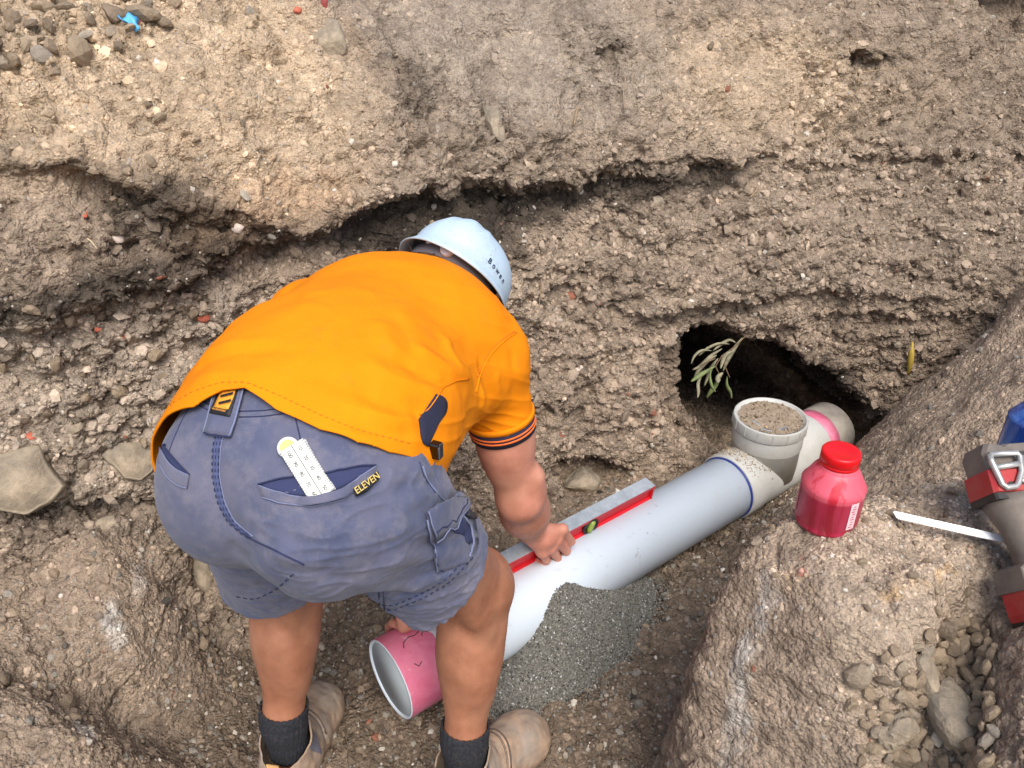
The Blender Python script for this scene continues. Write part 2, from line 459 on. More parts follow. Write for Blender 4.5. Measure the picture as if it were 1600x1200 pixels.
def ledge(s, z, L, amp, below, width=.012, ragged=1.0):
    zl = np.interp(s, L[:, 0], L[:, 1]); fade = sstep(s, L[0, 0], L[0, 0] + .12) * (1 - sstep(s, L[-1, 0] - .25, L[-1, 0]))
    w = np.stack([s, s * 0, s * 0], 1)
    zl = zl + ragged * (.020 * perlin(w / .11) + .012 * perlin(w / .045 + 7))
    a = amp * (.8 + .7 * perlin(w / .14 + 31))
    d = z - zl
    return fade * a * np.where(d < width, np.exp(np.minimum(d - width, 0) / below) * sstep(-(d - width), 0, .055), 0), d, fade
def wall_depth(g):
    s, z = g[:, 0], g[:, 1]; q = wrbf(g)
    lamp = np.interp(s, sorted([sz(on_wall(x, 350, 1.58))[0] for x in (0, 300, 430, 600, 900, 1050, 1200)]), [.05, .07, .11, .18, .14, .06, .02]); q += ledge(s, z, LEDGE, lamp, .13, ragged=1.8)[0] + ledge(s, z, LEDGE2, .07, .09)[0] + ledge(s, z, LEDGE3, .06, .09)[0] + ledge(s, z, LEDGE4, .04, .06)[0]
    # lips stand proud
    for L, a in ((LEDGE, .022), (LEDGE2, .025), (LEDGE3, .035)):
        _, d, f = ledge(s, z, L, 1, .1); q -= f * a * np.exp(-np.maximum(d, 0) / .07) * sstep(d, -.03, .0)
    q += ledge(s, z, LEDGE5, .035, .08)[0]
    w = np.stack([s, z, s * 0], 1)
    q += .020 * fbm(w, .22, 3) + .012 * fbm(w, .07, 2, off=9)
    wz = np.stack([s / .30, z / .075, s * 0], 1); cr = (1 - np.abs(perlin(wz + 40) + .5 * perlin(wz * 2.3 + 3))) ; cr2 = 1 - np.abs(perlin(wz * (1.9, 1.6, 1) + 77))
    ug = .4 + .6 * (1 - sstep(z - np.interp(s, LEDGE[:, 0], LEDGE[:, 1]), -.02, .12))
    q += ug * (.024 * np.clip(cr, 0, 1) ** 7 + .015 * np.clip(cr2, 0, 1) ** 7)
    h = polysd(g + .018 * np.stack([perlin(w / .07), perlin(w / .06 + 5)], 1), HOLE)
    q += .95 * sstep(h, -.010, .06)
    for poly, dep in NICHE: q += dep * sstep(polysd(g + .008 * np.stack([perlin(w / .03), perlin(w / .03 + 5)], 1), poly), -.006, .03)
    return q
WT = Table(wall_depth, (-1.6, -1.8), (3.2, .35), .010)

# ---- the floor, left bank and the slope behind the right bank as height over (x, y)
GP = [Pz(300, 1000, -1.36), Pz(350, 1180, -1.38), Pz(520, 1150, -1.39), Pz(600, 1180, -1.39), Pz(850, 1180, -1.39), Pz(960, 1190, -1.38), Pz(1000, 1050, -1.37),
      Pz(560, 960, -1.36), Pz(540, 900, -1.34), Pz(960, 960, -1.36), Pz(1060, 900, -1.345), Pz(1150, 830, -1.33), Pz(880, 810, -1.33), Pz(1000, 735, -1.32),
      Pz(800, 800, -1.34), Pz(1230, 765, -1.31), Pz(1335, 705, -1.34), arr((.62, 2.05, -1.6)), arr((.72, 2.15, -1.75)), arr((.82, 2.3, -1.75)), arr((.93, 1.93, -1.50)), arr((1.04, 2.0, -1.45)), P(1350, 740, 1.93), P(1450, 700, 1.80), P(1500, 600, 2.02), P(1590, 600, 1.75),
      P(1600, 520, 1.97), P(1430, 600, 2.18), P(1540, 530, 2.22), P(1600, 440, 2.1), P(1400, 660, 2.02), P(1330, 790, 1.80), P(1240, 820, 1.85),
      Pz(100, 900, -1.11), Pz(60, 1100, -1.12), Pz(190, 980, -1.15), Pz(290, 985, -1.35), Pz(130, 1130, -1.16), Pz(205, 1150, -1.35), Pz(250, 850, -1.12),
      Pz(200, 890, -1.10), Pz(310, 900, -1.33), Pz(0, 860, -1.08), Pz(0, 1190, -1.13), arr((-1.5, 1.0, -1.0)), arr((-1.5, .2, -1.05)), arr((-.85, .3, -1.13)),
      Pz(260, 910, -1.17), Pz(225, 1020, -1.25),
      arr((-.5, .3, -1.38)), arr((0, .2, -1.39)), arr((.4, .3, -1.39)), arr((.5, .9, -1.36)), arr((1.0, .8, -1.2)), arr((2, .4, -1.0)), arr((2.2, 1.6, -.8)), arr((1.6, 1.2, -.85)),
      arr((1.6, 2.0, -.85)), arr((-.6, 1.6, -1.2)), arr((0, 1.9, -1.33)), arr((.6, 2.4, -1.75)), arr((.9, 2.6, -1.7)), arr((-1.5, 1.7, -1.0))]
grbf = rbf([p[:2] for p in GP], [p[2] for p in GP])
def ground_h(g):
    w = np.stack([g[:, 0], g[:, 1], g[:, 0] * 0], 1)
    return grbf(g) + .012 * fbm(w, .16, 3, off=3)
GT = Table(ground_h, (-1.9, .0), (2.6, 3.5), .012)
# ---- the block of earth at the right with a steep face
BP = [P(1290, 838, 1.147), Pz(1180, 850, -.80), Pz(1155, 960, -.88), Pz(1150, 1080, -.97), Pz(1130, 1195, -1.07), Pz(1300, 1000, -.83), Pz(1260, 1150, -.97), Pz(1400, 900, -.785),
      Pz(1400, 1060, -.86), Pz(1380, 1190, -.95), Pz(1580, 990, -.80), Pz(1590, 1180, -.83), Pz(1480, 830, -.77), Pz(1590, 900, -.80), Pz(1590, 970, -.81), Pz(1590, 760, -.765), Pz(1390, 780, -.775), Pz(1480, 720, -.80),
      arr((2.0, .9, -.74)), arr((2.0, .2, -.8)), arr((.35, .3, -1.25)), arr((.9, .3, -.9)), arr((2, 1.4, -.75))]
brbf = rbf([p[:2] for p in BP], [p[2] for p in BP])
PIT = [Pz(x, y, -.88)[:2] for x, y in ((1440, 985), (1500, 968), (1545, 985), (1560, 1050), (1555, 1130), (1545, 1230), (1400, 1260), (1395, 1130), (1425, 1060))]
BUMP = [Pz(x, y, -.79)[:2] for x, y in ((1375, 905), (1470, 880), (1510, 905), (1480, 965), (1400, 955))]
SLAB = [Pz(x, y, -.80)[:2] for x, y in ((1552, 980), (1620, 960), (1800, 960), (1800, 1300), (1560, 1300), (1556, 1150), (1570, 1060))]
def block_h(g):
    w = np.stack([g[:, 0], g[:, 1], g[:, 0] * 0], 1); z = brbf(g)
    z = z + .010 * fbm(w, .12, 3, off=4)
    wob = .010 * np.stack([perlin(w / .035), perlin(w / .035 + 5)], 1)
    z -= .085 * sstep(polysd(g + wob, PIT), -.015, .035)
    z += .022 * sstep(polysd(g + wob, BUMP), -.004, .012)
    z += .03 * sstep(polysd(g + .6 * wob, SLAB), -.002, .010)
    return z
BT = Table(block_h, (.0, .0), (2.6, 1.8), .006)
EDGE = arr([(.300, .1), (.302, .5), (.290, .72), (.296, .82), (.318, .895), (.350, .94), (.43, .97), (.54, 1.005), (.65, 1.05), (.8, 1.11), (1.1, 1.18), (2.6, 1.2), (2.6, .1)])
ET = Table(lambda g: polysd(g, EDGE), (-.3, .0), (2.6, 1.8), .012)
def d_wall(p):
    s = p @ AX; return (WT(s, p[:, 2]) - p @ NX) * .72
def d_ground(p): return (p[:, 2] - GT(p[:, 0], p[:, 1])) * .8
def d_block(p):
    x, y, z = p[:, 0], p[:, 1], p[:, 2]
    side = -ET(x, y) + .10 * (z + .80) * (1 + .25 * perlin(np.stack([x, y, z], 1) / .3)) + .012 * perlin(np.stack([x / .07, y / .07, z / .22], 1))
    return smax((z - BT(x, y)) * .85, side * .95, .035)
def tunnel(p): return cone(p, arr((.80, 2.10, -1.22)), arr((1.55, 2.78, -1.24)), .15, .15)
def earth(p): return smax(smin(smin(d_wall(p), d_ground(p), .05), d_block(p), .02), -tunnel(p), .04)
EV, EQ = surface_nets(earth, (-1.75, .12, -1.85), (2.35, 3.35, .28), .0115)
EV = relax(EV, EQ, 1, .5)
EV, EQ = subdivide(EV, EQ); EV = relax(EV, EQ, 1, .4)
dw, dg, db = np.abs(d_wall(EV)), np.abs(d_ground(EV)), np.abs(d_block(EV))
region = np.argmin(np.stack([dw, dg + .004, db]), 0)        # 0 wall 1 floor 2 block
EN = normals_of(EV, EQ)
S_, Z_ = EV @ AX, EV[:, 2]
def blob(p, c, r, soft=.5): # 1 inside, 0 outside
    return 1 - sstep(np.linalg.norm((p - arr(c)) / arr(r), axis=1), soft, 1)
def proj(p):                # picture position of points, used to find where a stratum or stain lies
    p = arr(p); dep = p[:, 1] * CP - p[:, 2] * SP; dep = np.maximum(dep, .05)
    return np.stack([800 + FPX * p[:, 0] / dep, 600 - FPX * (p[:, 1] * SP + p[:, 2] * CP) / dep], 1)
N6 = .03 * np.stack([perlin(EV / .06), perlin(EV / .06 + 9)], 1); N5 = .02 * np.stack([perlin(EV / .05), perlin(EV / .05 + 9)], 1)
def wpatch(pts, q, soft):   # mask of a patch outlined on the wall
    return sstep(polysd(np.stack([S_, Z_], 1) + N6, wline(pts, q)), -soft, soft)
def gpatch(pts, z, soft):   # mask of a patch outlined on level ground
    return sstep(polysd(EV[:, :2] + N5, [Pz(x, y, z)[:2] for x, y in pts]), -soft, soft)
# roughness of the surface by place
zl = np.interp(S_, LEDGE[:, 0], LEDGE[:, 1])
above = sstep(Z_ - zl, .05, .24)
smooth_up = wpatch([(480, -60), (1000, -60), (1010, 130), (950, 180), (780, 190), (640, 170), (520, 130)], 1.85, .05)
smooth_slope = (region == 1) * sstep(EV[:, 0], .62, .8) * sstep(EV[:, 1], 1.0, 1.15)
smooth_face = (region == 2) * (1 - .75 * sstep(EN[:, 2], .35, .7))
rough = np.where(region == 0, 1.0 - .35 * above - .45 * smooth_up, np.where(region == 1, .55 - .35 * smooth_slope, .40 - .1 * smooth_face))
for pts, q, a in (([(570, 70), (670, 70), (670, 170), (570, 170)], 1.85, .8), ([(870, 40), (1010, 40), (1010, 140), (880, 130)], 1.8, .9), ([(160, 250), (360, 270), (370, 350), (180, 340)], 1.58, .7), ([(600, 150), (800, 150), (800, 240), (600, 250)], 1.72, .6), ([(-50, -50), (260, -50), (180, 90), (-50, 130)], 1.85, .5), ([(1250, 60), (1420, 60), (1420, 260), (1200, 260)], 1.65, .5)):
    rough = rough + a * wpatch(pts, q, .05) * (region == 0)
rough = np.clip(rough * (1 + .45 * fbm(EV, .25, 2, off=21)), .15, 1.5)
D = .014 * fbm(EV, .10, 3, off=2) * (.5 + .5 * rough)
tone = np.zeros(len(EV))
_pp = proj(EV); SEE = np.where((_pp[:, 0] > -160) & (_pp[:, 0] < 1760) & (_pp[:, 1] > -160) & (_pp[:, 1] < 1360))[0]
VS, RS = EV[SEE], rough[SEE]
warp = VS + .012 * np.stack([perlin(VS / .04), perlin(VS / .04 + 3), perlin(VS / .04 + 6)], 1)
print('VERTS', len(EV), len(SEE))
for sc, amp, sd_ in ((.075, .0085, 1), (.036, .0085, 2), (.019, .0062, 3)):
    q = warp * (1, 1, 1.45); f1, f2, rid, vec = worley(q, sc, sd_)
    tilt = (rid * 2 - 1); h = (rid[:, 0] * 1.3 - .5) + np.einsum('ij,ij->i', tilt, vec) * 1.1
    crack = 1 - sstep(f2 - f1, 0, .15)
    gate = sstep(rid[:, 1] + .45 * perlin(VS / .16 + sd_ * 5), .25, .5)
    D[SEE] += amp * RS * (h * gate - .8 * crack * gate); tone[SEE] += (rid[:, 2] - .5) * gate * .5 - crack * gate * .2
# scraped grooves running down the upper slope and down the block's face
down = np.stack([VS @ unit(AX + .25 * arr((0, 0, 1))), VS[:, 2] * .12, VS[:, 2] * 0], 1)
grv = (smooth_up + .6 * above * (region == 0))[SEE]; gf = fbm(down + .03 * np.stack([perlin(VS / .12), perlin(VS / .10 + 4), perlin(VS / .2)], 1), .045, 4, off=12) * np.clip(.6 + 1.2 * perlin(VS / .15 + 9), 0, 1.5); D[SEE] += .008 * grv * gf; tone[SEE] += .22 * grv * gf
dn2 = np.stack([VS[:, 0] * .8 + VS[:, 1], VS[:, 2] * .22, VS[:, 0] * .2], 1)
D[SEE] += .007 * smooth_face[SEE] * fbm(dn2, .03, 3, off=15)
hole_shade = np.maximum(sstep(polysd(np.stack([S_, Z_], 1), HOLE), .02, .08) * (region == 0), 1 - sstep(tunnel(EV), .02, .07))
EV0 = EV.copy(); EV = EV + EN * D[:, None]
# ---- colours of the soils, with some shade painted in
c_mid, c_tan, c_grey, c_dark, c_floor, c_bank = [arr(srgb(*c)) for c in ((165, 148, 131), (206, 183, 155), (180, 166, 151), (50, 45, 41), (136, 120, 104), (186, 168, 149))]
def blend(a, c, m): return a * (1 - m[:, None]) + c * m[:, None]
COL = np.tile(c_mid, (len(EV), 1))
COL = blend(COL, c_tan, wpatch([(-300, -100), (420, -100), (560, 120), (520, 260), (350, 300), (200, 240), (-300, 220)], 1.75, .10) * .8)
COL = blend(COL, c_tan, wpatch([(1000, 60), (1250, 40), (1420, 120), (1350, 180), (1100, 200), (1000, 150)], 1.72, .08) * .55)
COL = blend(COL, c_tan * (1.05, .93, .85), wpatch([(260, 330), (420, 290), (560, 280), (560, 320), (420, 380), (280, 420)], 1.55, .04) * .55)
COL = blend(COL, c_grey, wpatch([(-300, 490), (200, 470), (420, 480), (350, 800), (-300, 800)], 1.52, .07) * .75)
COL = blend(COL, c_grey * .82, wpatch([(560, 0), (900, -80), (1010, 60), (1000, 130), (700, 190), (600, 130)], 1.9, .07) * .7)
COL = blend(COL, c_mid * .78, wpatch([(1450, 60), (1700, 20), (1700, 480), (1400, 470), (1380, 250)], 1.45, .12) * .7)
COL = blend(COL, c_mid * .88, wpatch([(1000, 380), (1350, 330), (1450, 560), (1100, 520)], 1.48, .1) * .6)
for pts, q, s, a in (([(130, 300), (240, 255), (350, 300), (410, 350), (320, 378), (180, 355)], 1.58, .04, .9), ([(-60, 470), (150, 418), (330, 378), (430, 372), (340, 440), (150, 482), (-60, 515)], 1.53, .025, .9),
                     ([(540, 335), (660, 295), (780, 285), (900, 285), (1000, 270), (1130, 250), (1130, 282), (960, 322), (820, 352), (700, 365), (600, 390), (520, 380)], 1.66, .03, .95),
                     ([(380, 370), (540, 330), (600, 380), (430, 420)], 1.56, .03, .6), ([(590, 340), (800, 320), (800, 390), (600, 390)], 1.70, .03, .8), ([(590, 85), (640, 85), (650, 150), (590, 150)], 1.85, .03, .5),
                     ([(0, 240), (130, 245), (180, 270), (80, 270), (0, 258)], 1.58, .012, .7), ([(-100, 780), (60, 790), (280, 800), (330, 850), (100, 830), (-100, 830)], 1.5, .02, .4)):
    COL = blend(COL, c_dark, wpatch(pts, q, s) * a * .86)  # dark soil layers, with some shade of the undercuts put into the colour
COL = blend(COL, c_dark * .9, hole_shade * .8)  # shade inside the hole and tunnel painted into the colour
fl = region == 1
COL[fl] = c_floor
lb = sstep(-EV[:, 0], .60, .72) * fl
COL = blend(COL, c_mid * (1.0, .99, .98), lb * .85)
COL = blend(COL, c_floor * .8, gpatch([(470, 870), (760, 870), (1180, 780), (1250, 800), (1060, 1000), (1030, 1200), (300, 1200), (400, 960)], -1.36, .06) * fl * .6)
COL = blend(COL, c_bank * (.97, .95, .94), smooth_slope)
COL[region == 2] = c_bank
COL = blend(COL, c_mid * (.76, .74, .74), sstep(-EN[:, 0], .3, .65) * (region == 2) * .75); COL = blend(COL, c_mid, smooth_face * .35)  # left face of the bank painted darker as its shaded side
white = arr(srgb(200, 195, 188))
ST_N = perlin(EV / .02); ST_F = fbm(EV, .02, 2, off=3)
def stain(line, width, zz, color, amt, reg, broken=.5):
    global COL
    L = arr([P(x, y, t) if t > 0 else Pz(x, y, t) for x, y, t in line]); d = np.full(len(EV), 9.0)
    for a, b in zip(L[:-1], L[1:]):
        e = b - a; t = np.clip((EV - a) @ e / (e @ e), 0, 1); d = np.minimum(d, np.linalg.norm(EV - a - t[:, None] * e, axis=1))
    m = (1 - sstep(d + .012 * ST_N, width * .4, width)) * np.clip(1 - broken + broken * 2 * (ST_F + .3), 0, 1)
    COL = blend(COL, color, m * amt)
stain([(170, 950, -1.15), (190, 1010, -1.17), (160, 1080, -1.17), (130, 1140, -1.17)], .028, 1, white, .8, 1)
stain([(225, 880, -1.13), (215, 930, -1.14)], .02, 1, white, .5, 1)
stain([(1215, 900, -.82), (1180, 980, -.88), (1160, 1060, -.95), (1150, 1130, -1.0)], .022, 2, white, .75, 2)
stain([(1160, 1100, -1.0), (1150, 1195, -1.06)], .03, 3, white * .9, .5, 2)
stain([(1215, 900, -.82), (1290, 930, -.81), (1340, 950, -.82)], .018, 5, arr(srgb(205, 170, 125)), .5, 2)
stain([(1390, 920, -.77), (1450, 900, -.76), (1500, 890, -.77)], .022, 6, arr(srgb(206, 172, 128)), .7, 2)
stain([(1246, 845, -.775), (1246, 905, -.795), (1247, 960, -.82), (1248, 1000, -.83)], .007, 4, arr(srgb(196, 96, 96)), .75, 2, 1.0)
stain([(1232, 985, -.83), (1236, 1030, -.86)], .016, 9, arr(srgb(190, 130, 110)), .45, 2, .8)
COL = COL * (1 + .55 * tone)[:, None] * (1 + .10 * fbm(EV, .3, 3, off=40) + .10 * fbm(EV, .02, 2, off=44))[:, None]
COL = np.clip(COL * (.97, .955, .925), .01, .8)

soil = NT('soil')
at = soil.n('ShaderNodeAttribute', attribute_name='Col').outputs['Color']
n1 = soil.noise(55, 6, .7); n2 = soil.noise(340, 3, .7); n3 = soil.noise(14, 5, .65)
cc = soil.mix(1.0, at, soil.ramp(n1.outputs['Fac'], [(.25, (.62, .60, .58)), (.5, (1, 1, 1)), (.78, (1.28, 1.26, 1.22))]), 'MULTIPLY')
cc = soil.mix(1.0, cc, soil.ramp(n2.outputs['Fac'], [(.3, (.7, .69, .67)), (.5, (1, 1, 1)), (.72, (1.3, 1.29, 1.26))]), 'MULTIPLY')
vo = soil.n('ShaderNodeTexVoronoi', feature='F1'); vo.inputs['Scale'].default_value = 95; soil.link(soil.coord(), vo.inputs['Vector'])
cell = soil.n('ShaderNodeSeparateColor'); soil.link(vo.outputs['Color'], cell.inputs[0])
chip = soil.math('MULTIPLY', soil.math('GREATER_THAN', cell.outputs[0], .945), soil.math('LESS_THAN', vo.outputs['Distance'], .36))
cc = soil.mix(soil.math('MULTIPLY', chip, .55), cc, (.48, .44, .38)); soil.base(cc)
v2 = soil.n('ShaderNodeTexVoronoi', feature='F1'); v2.inputs['Scale'].default_value = 190; soil.link(soil.coord(), v2.inputs['Vector'])
h1 = soil.math('ADD', soil.math('MULTIPLY', n1.outputs['Fac'], .55), soil.math('ADD', soil.math('MULTIPLY', vo.outputs['Distance'], -.8), soil.math('MULTIPLY', v2.outputs['Distance'], -.5)))
h2 = soil.math('ADD', h1, soil.math('MULTIPLY', n2.outputs['Fac'], .45))
soil.bump(h2, 1.0, .0085); soil.set(Roughness=.95, Specular_IOR_Level=.2); soil = soil.m
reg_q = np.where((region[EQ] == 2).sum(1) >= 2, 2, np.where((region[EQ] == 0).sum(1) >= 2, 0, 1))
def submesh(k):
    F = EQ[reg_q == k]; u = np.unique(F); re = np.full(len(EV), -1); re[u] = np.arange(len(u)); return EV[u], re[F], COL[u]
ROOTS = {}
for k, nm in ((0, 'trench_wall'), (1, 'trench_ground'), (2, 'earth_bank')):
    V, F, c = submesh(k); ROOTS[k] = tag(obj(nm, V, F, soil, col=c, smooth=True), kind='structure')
V = arr([(-60, 3.3, .26), (60, 3.3, .26), (60, 90, .3), (-60, 90, .3)])
tag(obj('upper_ground', V, [[0, 1, 2, 3]], soil, col=np.tile(c_tan, (4, 1))), kind='structure')
# ================================================================ pebbles, clods and stones
def ico(sub):
    t = (1 + 5 ** .5) / 2
    V = [(-1, t, 0), (1, t, 0), (-1, -t, 0), (1, -t, 0), (0, -1, t), (0, 1, t), (0, -1, -t), (0, 1, -t), (t, 0, -1), (t, 0, 1), (-t, 0, -1), (-t, 0, 1)]
    F = [(0, 11, 5), (0, 5, 1), (0, 1, 7), (0, 7, 10), (0, 10, 11), (1, 5, 9), (5, 11, 4), (11, 10, 2), (10, 7, 6), (7, 1, 8), (3, 9, 4), (3, 4, 2), (3, 2, 6), (3, 6, 8), (3, 8, 9), (4, 9, 5), (2, 4, 11), (6, 2, 10), (8, 6, 7), (9, 8, 1)]
    V = [unit(v) for v in V]
    for _ in range(sub):
        mid, G = {}, []
        def m(a, b):
            k = (min(a, b), max(a, b))
            if k not in mid: mid[k] = len(V); V.append(unit(V[a] + V[b]))
            return mid[k]
        for a, b, c in F: x, y, z = m(a, b), m(b, c), m(c, a); G += [(a, x, z), (b, y, x), (c, z, y), (x, y, z)]
        F = G
    return arr(V), np.array(F)
I0, I1, I2, I3 = ico(0), ico(1), ico(2), ico(3)
def rock_shape(base, rng, planes=9, rough=.05, flat=(1, .8, .6), sharp=14.0):
    V = base[0]; n = rng.normal(size=(planes, 3)); n /= np.linalg.norm(n, axis=1)[:, None]
    d = rng.uniform(.55, 1.0, planes); c = np.maximum(V @ n.T, .05) / d
    r = (np.sum(c ** sharp, 1) + .9 ** sharp) ** (-1 / sharp)
    W = V * r[:, None]; W = W * (1 + rough * fbm(V * 1.0 + rng.uniform(0, 50), .5, 2))[:, None]
    return W * arr(flat)
tri = np.concatenate([EQ[:, [0, 1, 2]], EQ[:, [0, 2, 3]]])
tA = np.linalg.norm(np.cross(EV[tri[:, 1]] - EV[tri[:, 0]], EV[tri[:, 2]] - EV[tri[:, 0]]), axis=1) / 2
tC = EV[tri].mean(1); tR = region[tri[:, 0]]; tP = proj(tC)
inview = (tP[:, 0] > -120) & (tP[:, 0] < 1720) & (tP[:, 1] > -120) & (tP[:, 1] < 1320)
EN1 = normals_of(EV, EQ)
def scatter(n, weight, rng):
    w = tA * weight; w = w / w.sum(); k = rng.choice(len(tri), n, p=w)
    r1, r2 = np.sqrt(rng.random(n)), rng.random(n); T = tri[k]
    b = np.stack([1 - r1, r1 * (1 - r2), r1 * r2], 1)
    pos = np.einsum('ij,ijk->ik', b, EV[T]); nor = EN1[T[:, 0]]; col = COL[T[:, 0]]
    return pos, nor, col, k
def rot_from(nor, rng, wob=.35):
    n = nor + rng.normal(size=nor.shape) * wob; n /= np.linalg.norm(n, axis=1)[:, None]
    a = rng.normal(size=nor.shape); a -= n * np.einsum('ij,ij->i', a, n)[:, None]; a /= np.linalg.norm(a, axis=1)[:, None]
    return np.stack([a, np.cross(n, a), n], 1)          # rows are local axes
def gravel(name, n, weight, rmin, rmax, powr, seed, parent, mat, flat=(1, .8, .55), sink=.25, light=.06, spread=.22, base=I0, nshape=24, grey=None, wob=.35, smooth=False):
    rng = np.random.default_rng(seed); pos, nor, col, k = scatter(n, weight, rng)
    u = rng.random(n); r = (rmin ** -powr + u * (rmax ** -powr - rmin ** -powr)) ** (-1 / powr)
    shp = np.stack([rock_shape(base, rng, 7, .04, arr(flat) * rng.uniform(.8, 1.2, 3)) for _ in range(nshape)])
    R = rot_from(nor, rng, wob); L = shp[rng.integers(0, nshape, n)] * r[:, None, None]
    V = np.einsum('nij,njk->nik', L, R) + (pos + nor * (r * (.55 - sink - .3))[:, None])[:, None]
    m = base[0].shape[0]; F = (base[1][None] + (np.arange(n) * m)[:, None, None]).reshape(-1, 3)
    c = col * (1 + spread * rng.normal(size=(n, 1)) + .05)
    if grey is not None: c = np.where(rng.random((n, 1)) < grey[0], arr(grey[1]) * (1 + .3 * rng.normal(size=(n, 1))), c)
    lt = rng.random(n); c[lt < light] = arr(srgb(205, 196, 182)) * rng.uniform(.6, 1.05, ((lt < light).sum(), 1))
    rd = lt > .9965; c[rd] = arr(srgb(150, 100, 80)) * rng.uniform(.7, 1.1, (rd.sum(), 1))
    c = np.clip(c, .015, .8)
    return tag(obj(name, V.reshape(-1, 3), F, mat, parent, smooth=smooth, col=np.repeat(c, m, 0)), kind='stuff')
gm = NT('pebble'); at = gm.n('ShaderNodeAttribute', attribute_name='Col').outputs['Color']; nz = gm.noise(160, 4, .7)
gm.base(gm.mix(1.0, at, gm.ramp(nz.outputs['Fac'], [(.3, (.75, .74, .73)), (.7, (1.25, 1.25, 1.24))]), 'MULTIPLY')); gm.bump(nz.outputs['Fac'], .5, .003); gm.set(Roughness=.92, Specular_IOR_Level=.25); pebble = gm.m
px, py = tP[:, 0], tP[:, 1]
wl0 = (tR == 0) & inview; up = sstep(tC[:, 2] - np.interp(tC @ AX, LEDGE[:, 0], LEDGE[:, 1]), -.02, .05)
tS = np.stack([tC @ AX, tC[:, 2]], 1); patchy = np.clip(.9 + .9 * fbm(tC, .16, 3, off=60), .08, 2.5)
sm = 1 - .85 * sstep(polysd(tS, wline([(480, -60), (1000, -60), (1010, 130), (950, 180), (780, 190), (640, 170), (520, 130)], 1.85)), -.05, .05)
wall_w = wl0 * np.where(up > .5, .55, 1.15) * patchy * sm
gravel('wall_gravel', 36000, wall_w, .0021, .011, 2.0, 1, ROOTS[0], pebble, wob=.45)
gravel('crumbly_soil', 12000, wall_w * (1 - .6 * up), .006, .020, 2.2, 2, ROOTS[0], pebble, flat=(1, .85, .42), sink=.35, light=.0, spread=.12, wob=.3)
fl_ = (tR == 1) & inview; nearfl = np.where(px < 260, .5, 1.0) * np.where((px > 1290) & (py < 800), .12, 1.0) * patchy
gravel('ground_gravel', 17000, fl_ * nearfl, .0024, .013, 1.7, 3, ROOTS[1], pebble, light=.05, grey=(.3, srgb(128, 122, 112)))
bw = (tR == 2) & inview; facew = np.clip(EN1[tri[:, 0], 2], .04, 1) ** 2
gravel('bank_gravel', 4500, bw * facew * patchy * np.where(py < 900, 1.6, .7), .0018, .007, 2.0, 4, ROOTS[2], pebble, light=.05, spread=.2)
# stones that can be told apart: each an object of its own under the piece of earth it sits in
srng = np.random.default_rng(11)
sn = NT('stone'); oi = sn.n('ShaderNodeObjectInfo').outputs['Random']; nz = sn.noise(1.6, 6, .65); n4 = sn.noise(9, 4, .7)
bc = sn.ramp(oi, [(0, srgb(116, 104, 90)), (.35, srgb(148, 132, 112)), (.75, srgb(172, 154, 130)), (.93, srgb(152, 144, 132)), (1, srgb(200, 190, 174))])
bc = sn.mix(1.0, bc, sn.ramp(nz.outputs['Fac'], [(.3, (.72, .71, .69)), (.7, (1.25, 1.23, 1.2))]), 'MULTIPLY')
bc = sn.mix(sn.math('MULTIPLY', n4.outputs['Fac'], .45), bc, srgb(150, 132, 110)); sn.base(bc)
sn.bump(sn.math('ADD', nz.outputs['Fac'], sn.math('MULTIPLY', n4.outputs['Fac'], .4)), .55, .02); sn.set(Roughness=.93, Specular_IOR_Level=.25); stone_m = sn.m
STONES = [new_mesh('stone', rock_shape(I1, srng, 8, .03, arr((1, .8, .58)) * srng.uniform(.8, 1.2, 3), 34), I1[1], stone_m, smooth=False) for _ in range(14)]
STONES += [new_mesh('stone', rock_shape(I1, srng, 7, .02, arr((1, .7, .5)) * srng.uniform(.85, 1.15, 3), 40), I1[1], stone_m, smooth=False) for _ in range(10)]
def put_stone(p, nor, r, parent, rng, sink=.2, name='stone', sq=1.0):
    R = rot_from(arr(nor)[None], rng, .3)[0]
    o = link(name, STONES[rng.integers(0, len(STONES))], parent)
    M = Matrix([[*(R[:, i] * 1.0)] for i in range(3)]) if False else Matrix(R.T.tolist())
    o.matrix_local = Matrix.Translation(Vector(arr(p) + arr(nor) * r * (.5 - sink))) @ M.to_4x4() @ Matrix.Diagonal((r, r, r * sq, 1))
    return o
def stones(n, weight, rmin, rmax, parent, powr=2.2, sink=.25, mind=.9):
    pos, nor, col, k = scatter(n * 6, weight, srng); done = []
    for p, q in zip(pos, nor):
        r = (rmin ** -powr + srng.random() * (rmax ** -powr - rmin ** -powr)) ** (-1 / powr)
        if all(np.linalg.norm(p - d[0]) > mind * (r + d[1]) for d in done):
            put_stone(p, q, r, parent, srng, sink); done.append((p, r))
        if len(done) >= n: break
def inpoly(pts): return polysd(tP, pts) > 0
stones(78, wl0 * inpoly([(-80, -60), (330, -60), (250, 50), (130, 100), (-80, 130)]), .013, .036, ROOTS[0], 1.5, .2, .7)
stones(120, wl0 * (patchy + .2) * sm, .010, .020, ROOTS[0], 2.5, .3)
stones(30, wl0 * inpoly([(0, 480), (330, 470), (350, 760), (0, 760)]), .011, .024, ROOTS[0], 2.2, .3)
stones(60, fl_ * inpoly([(270, 860), (1180, 760), (1060, 1000), (1040, 1220), (330, 1220)]), .007, .016, ROOTS[1], 2.4, .2)
stones(26, fl_ * inpoly([(0, 820), (230, 820), (230, 1200), (0, 1200)]), .007, .020, ROOTS[1], 2.2, .25)
stones(26, fl_ * inpoly([(300, 900), (390, 900), (400, 1000), (290, 1010)]), .009, .018, ROOTS[1], 1.8, .1)
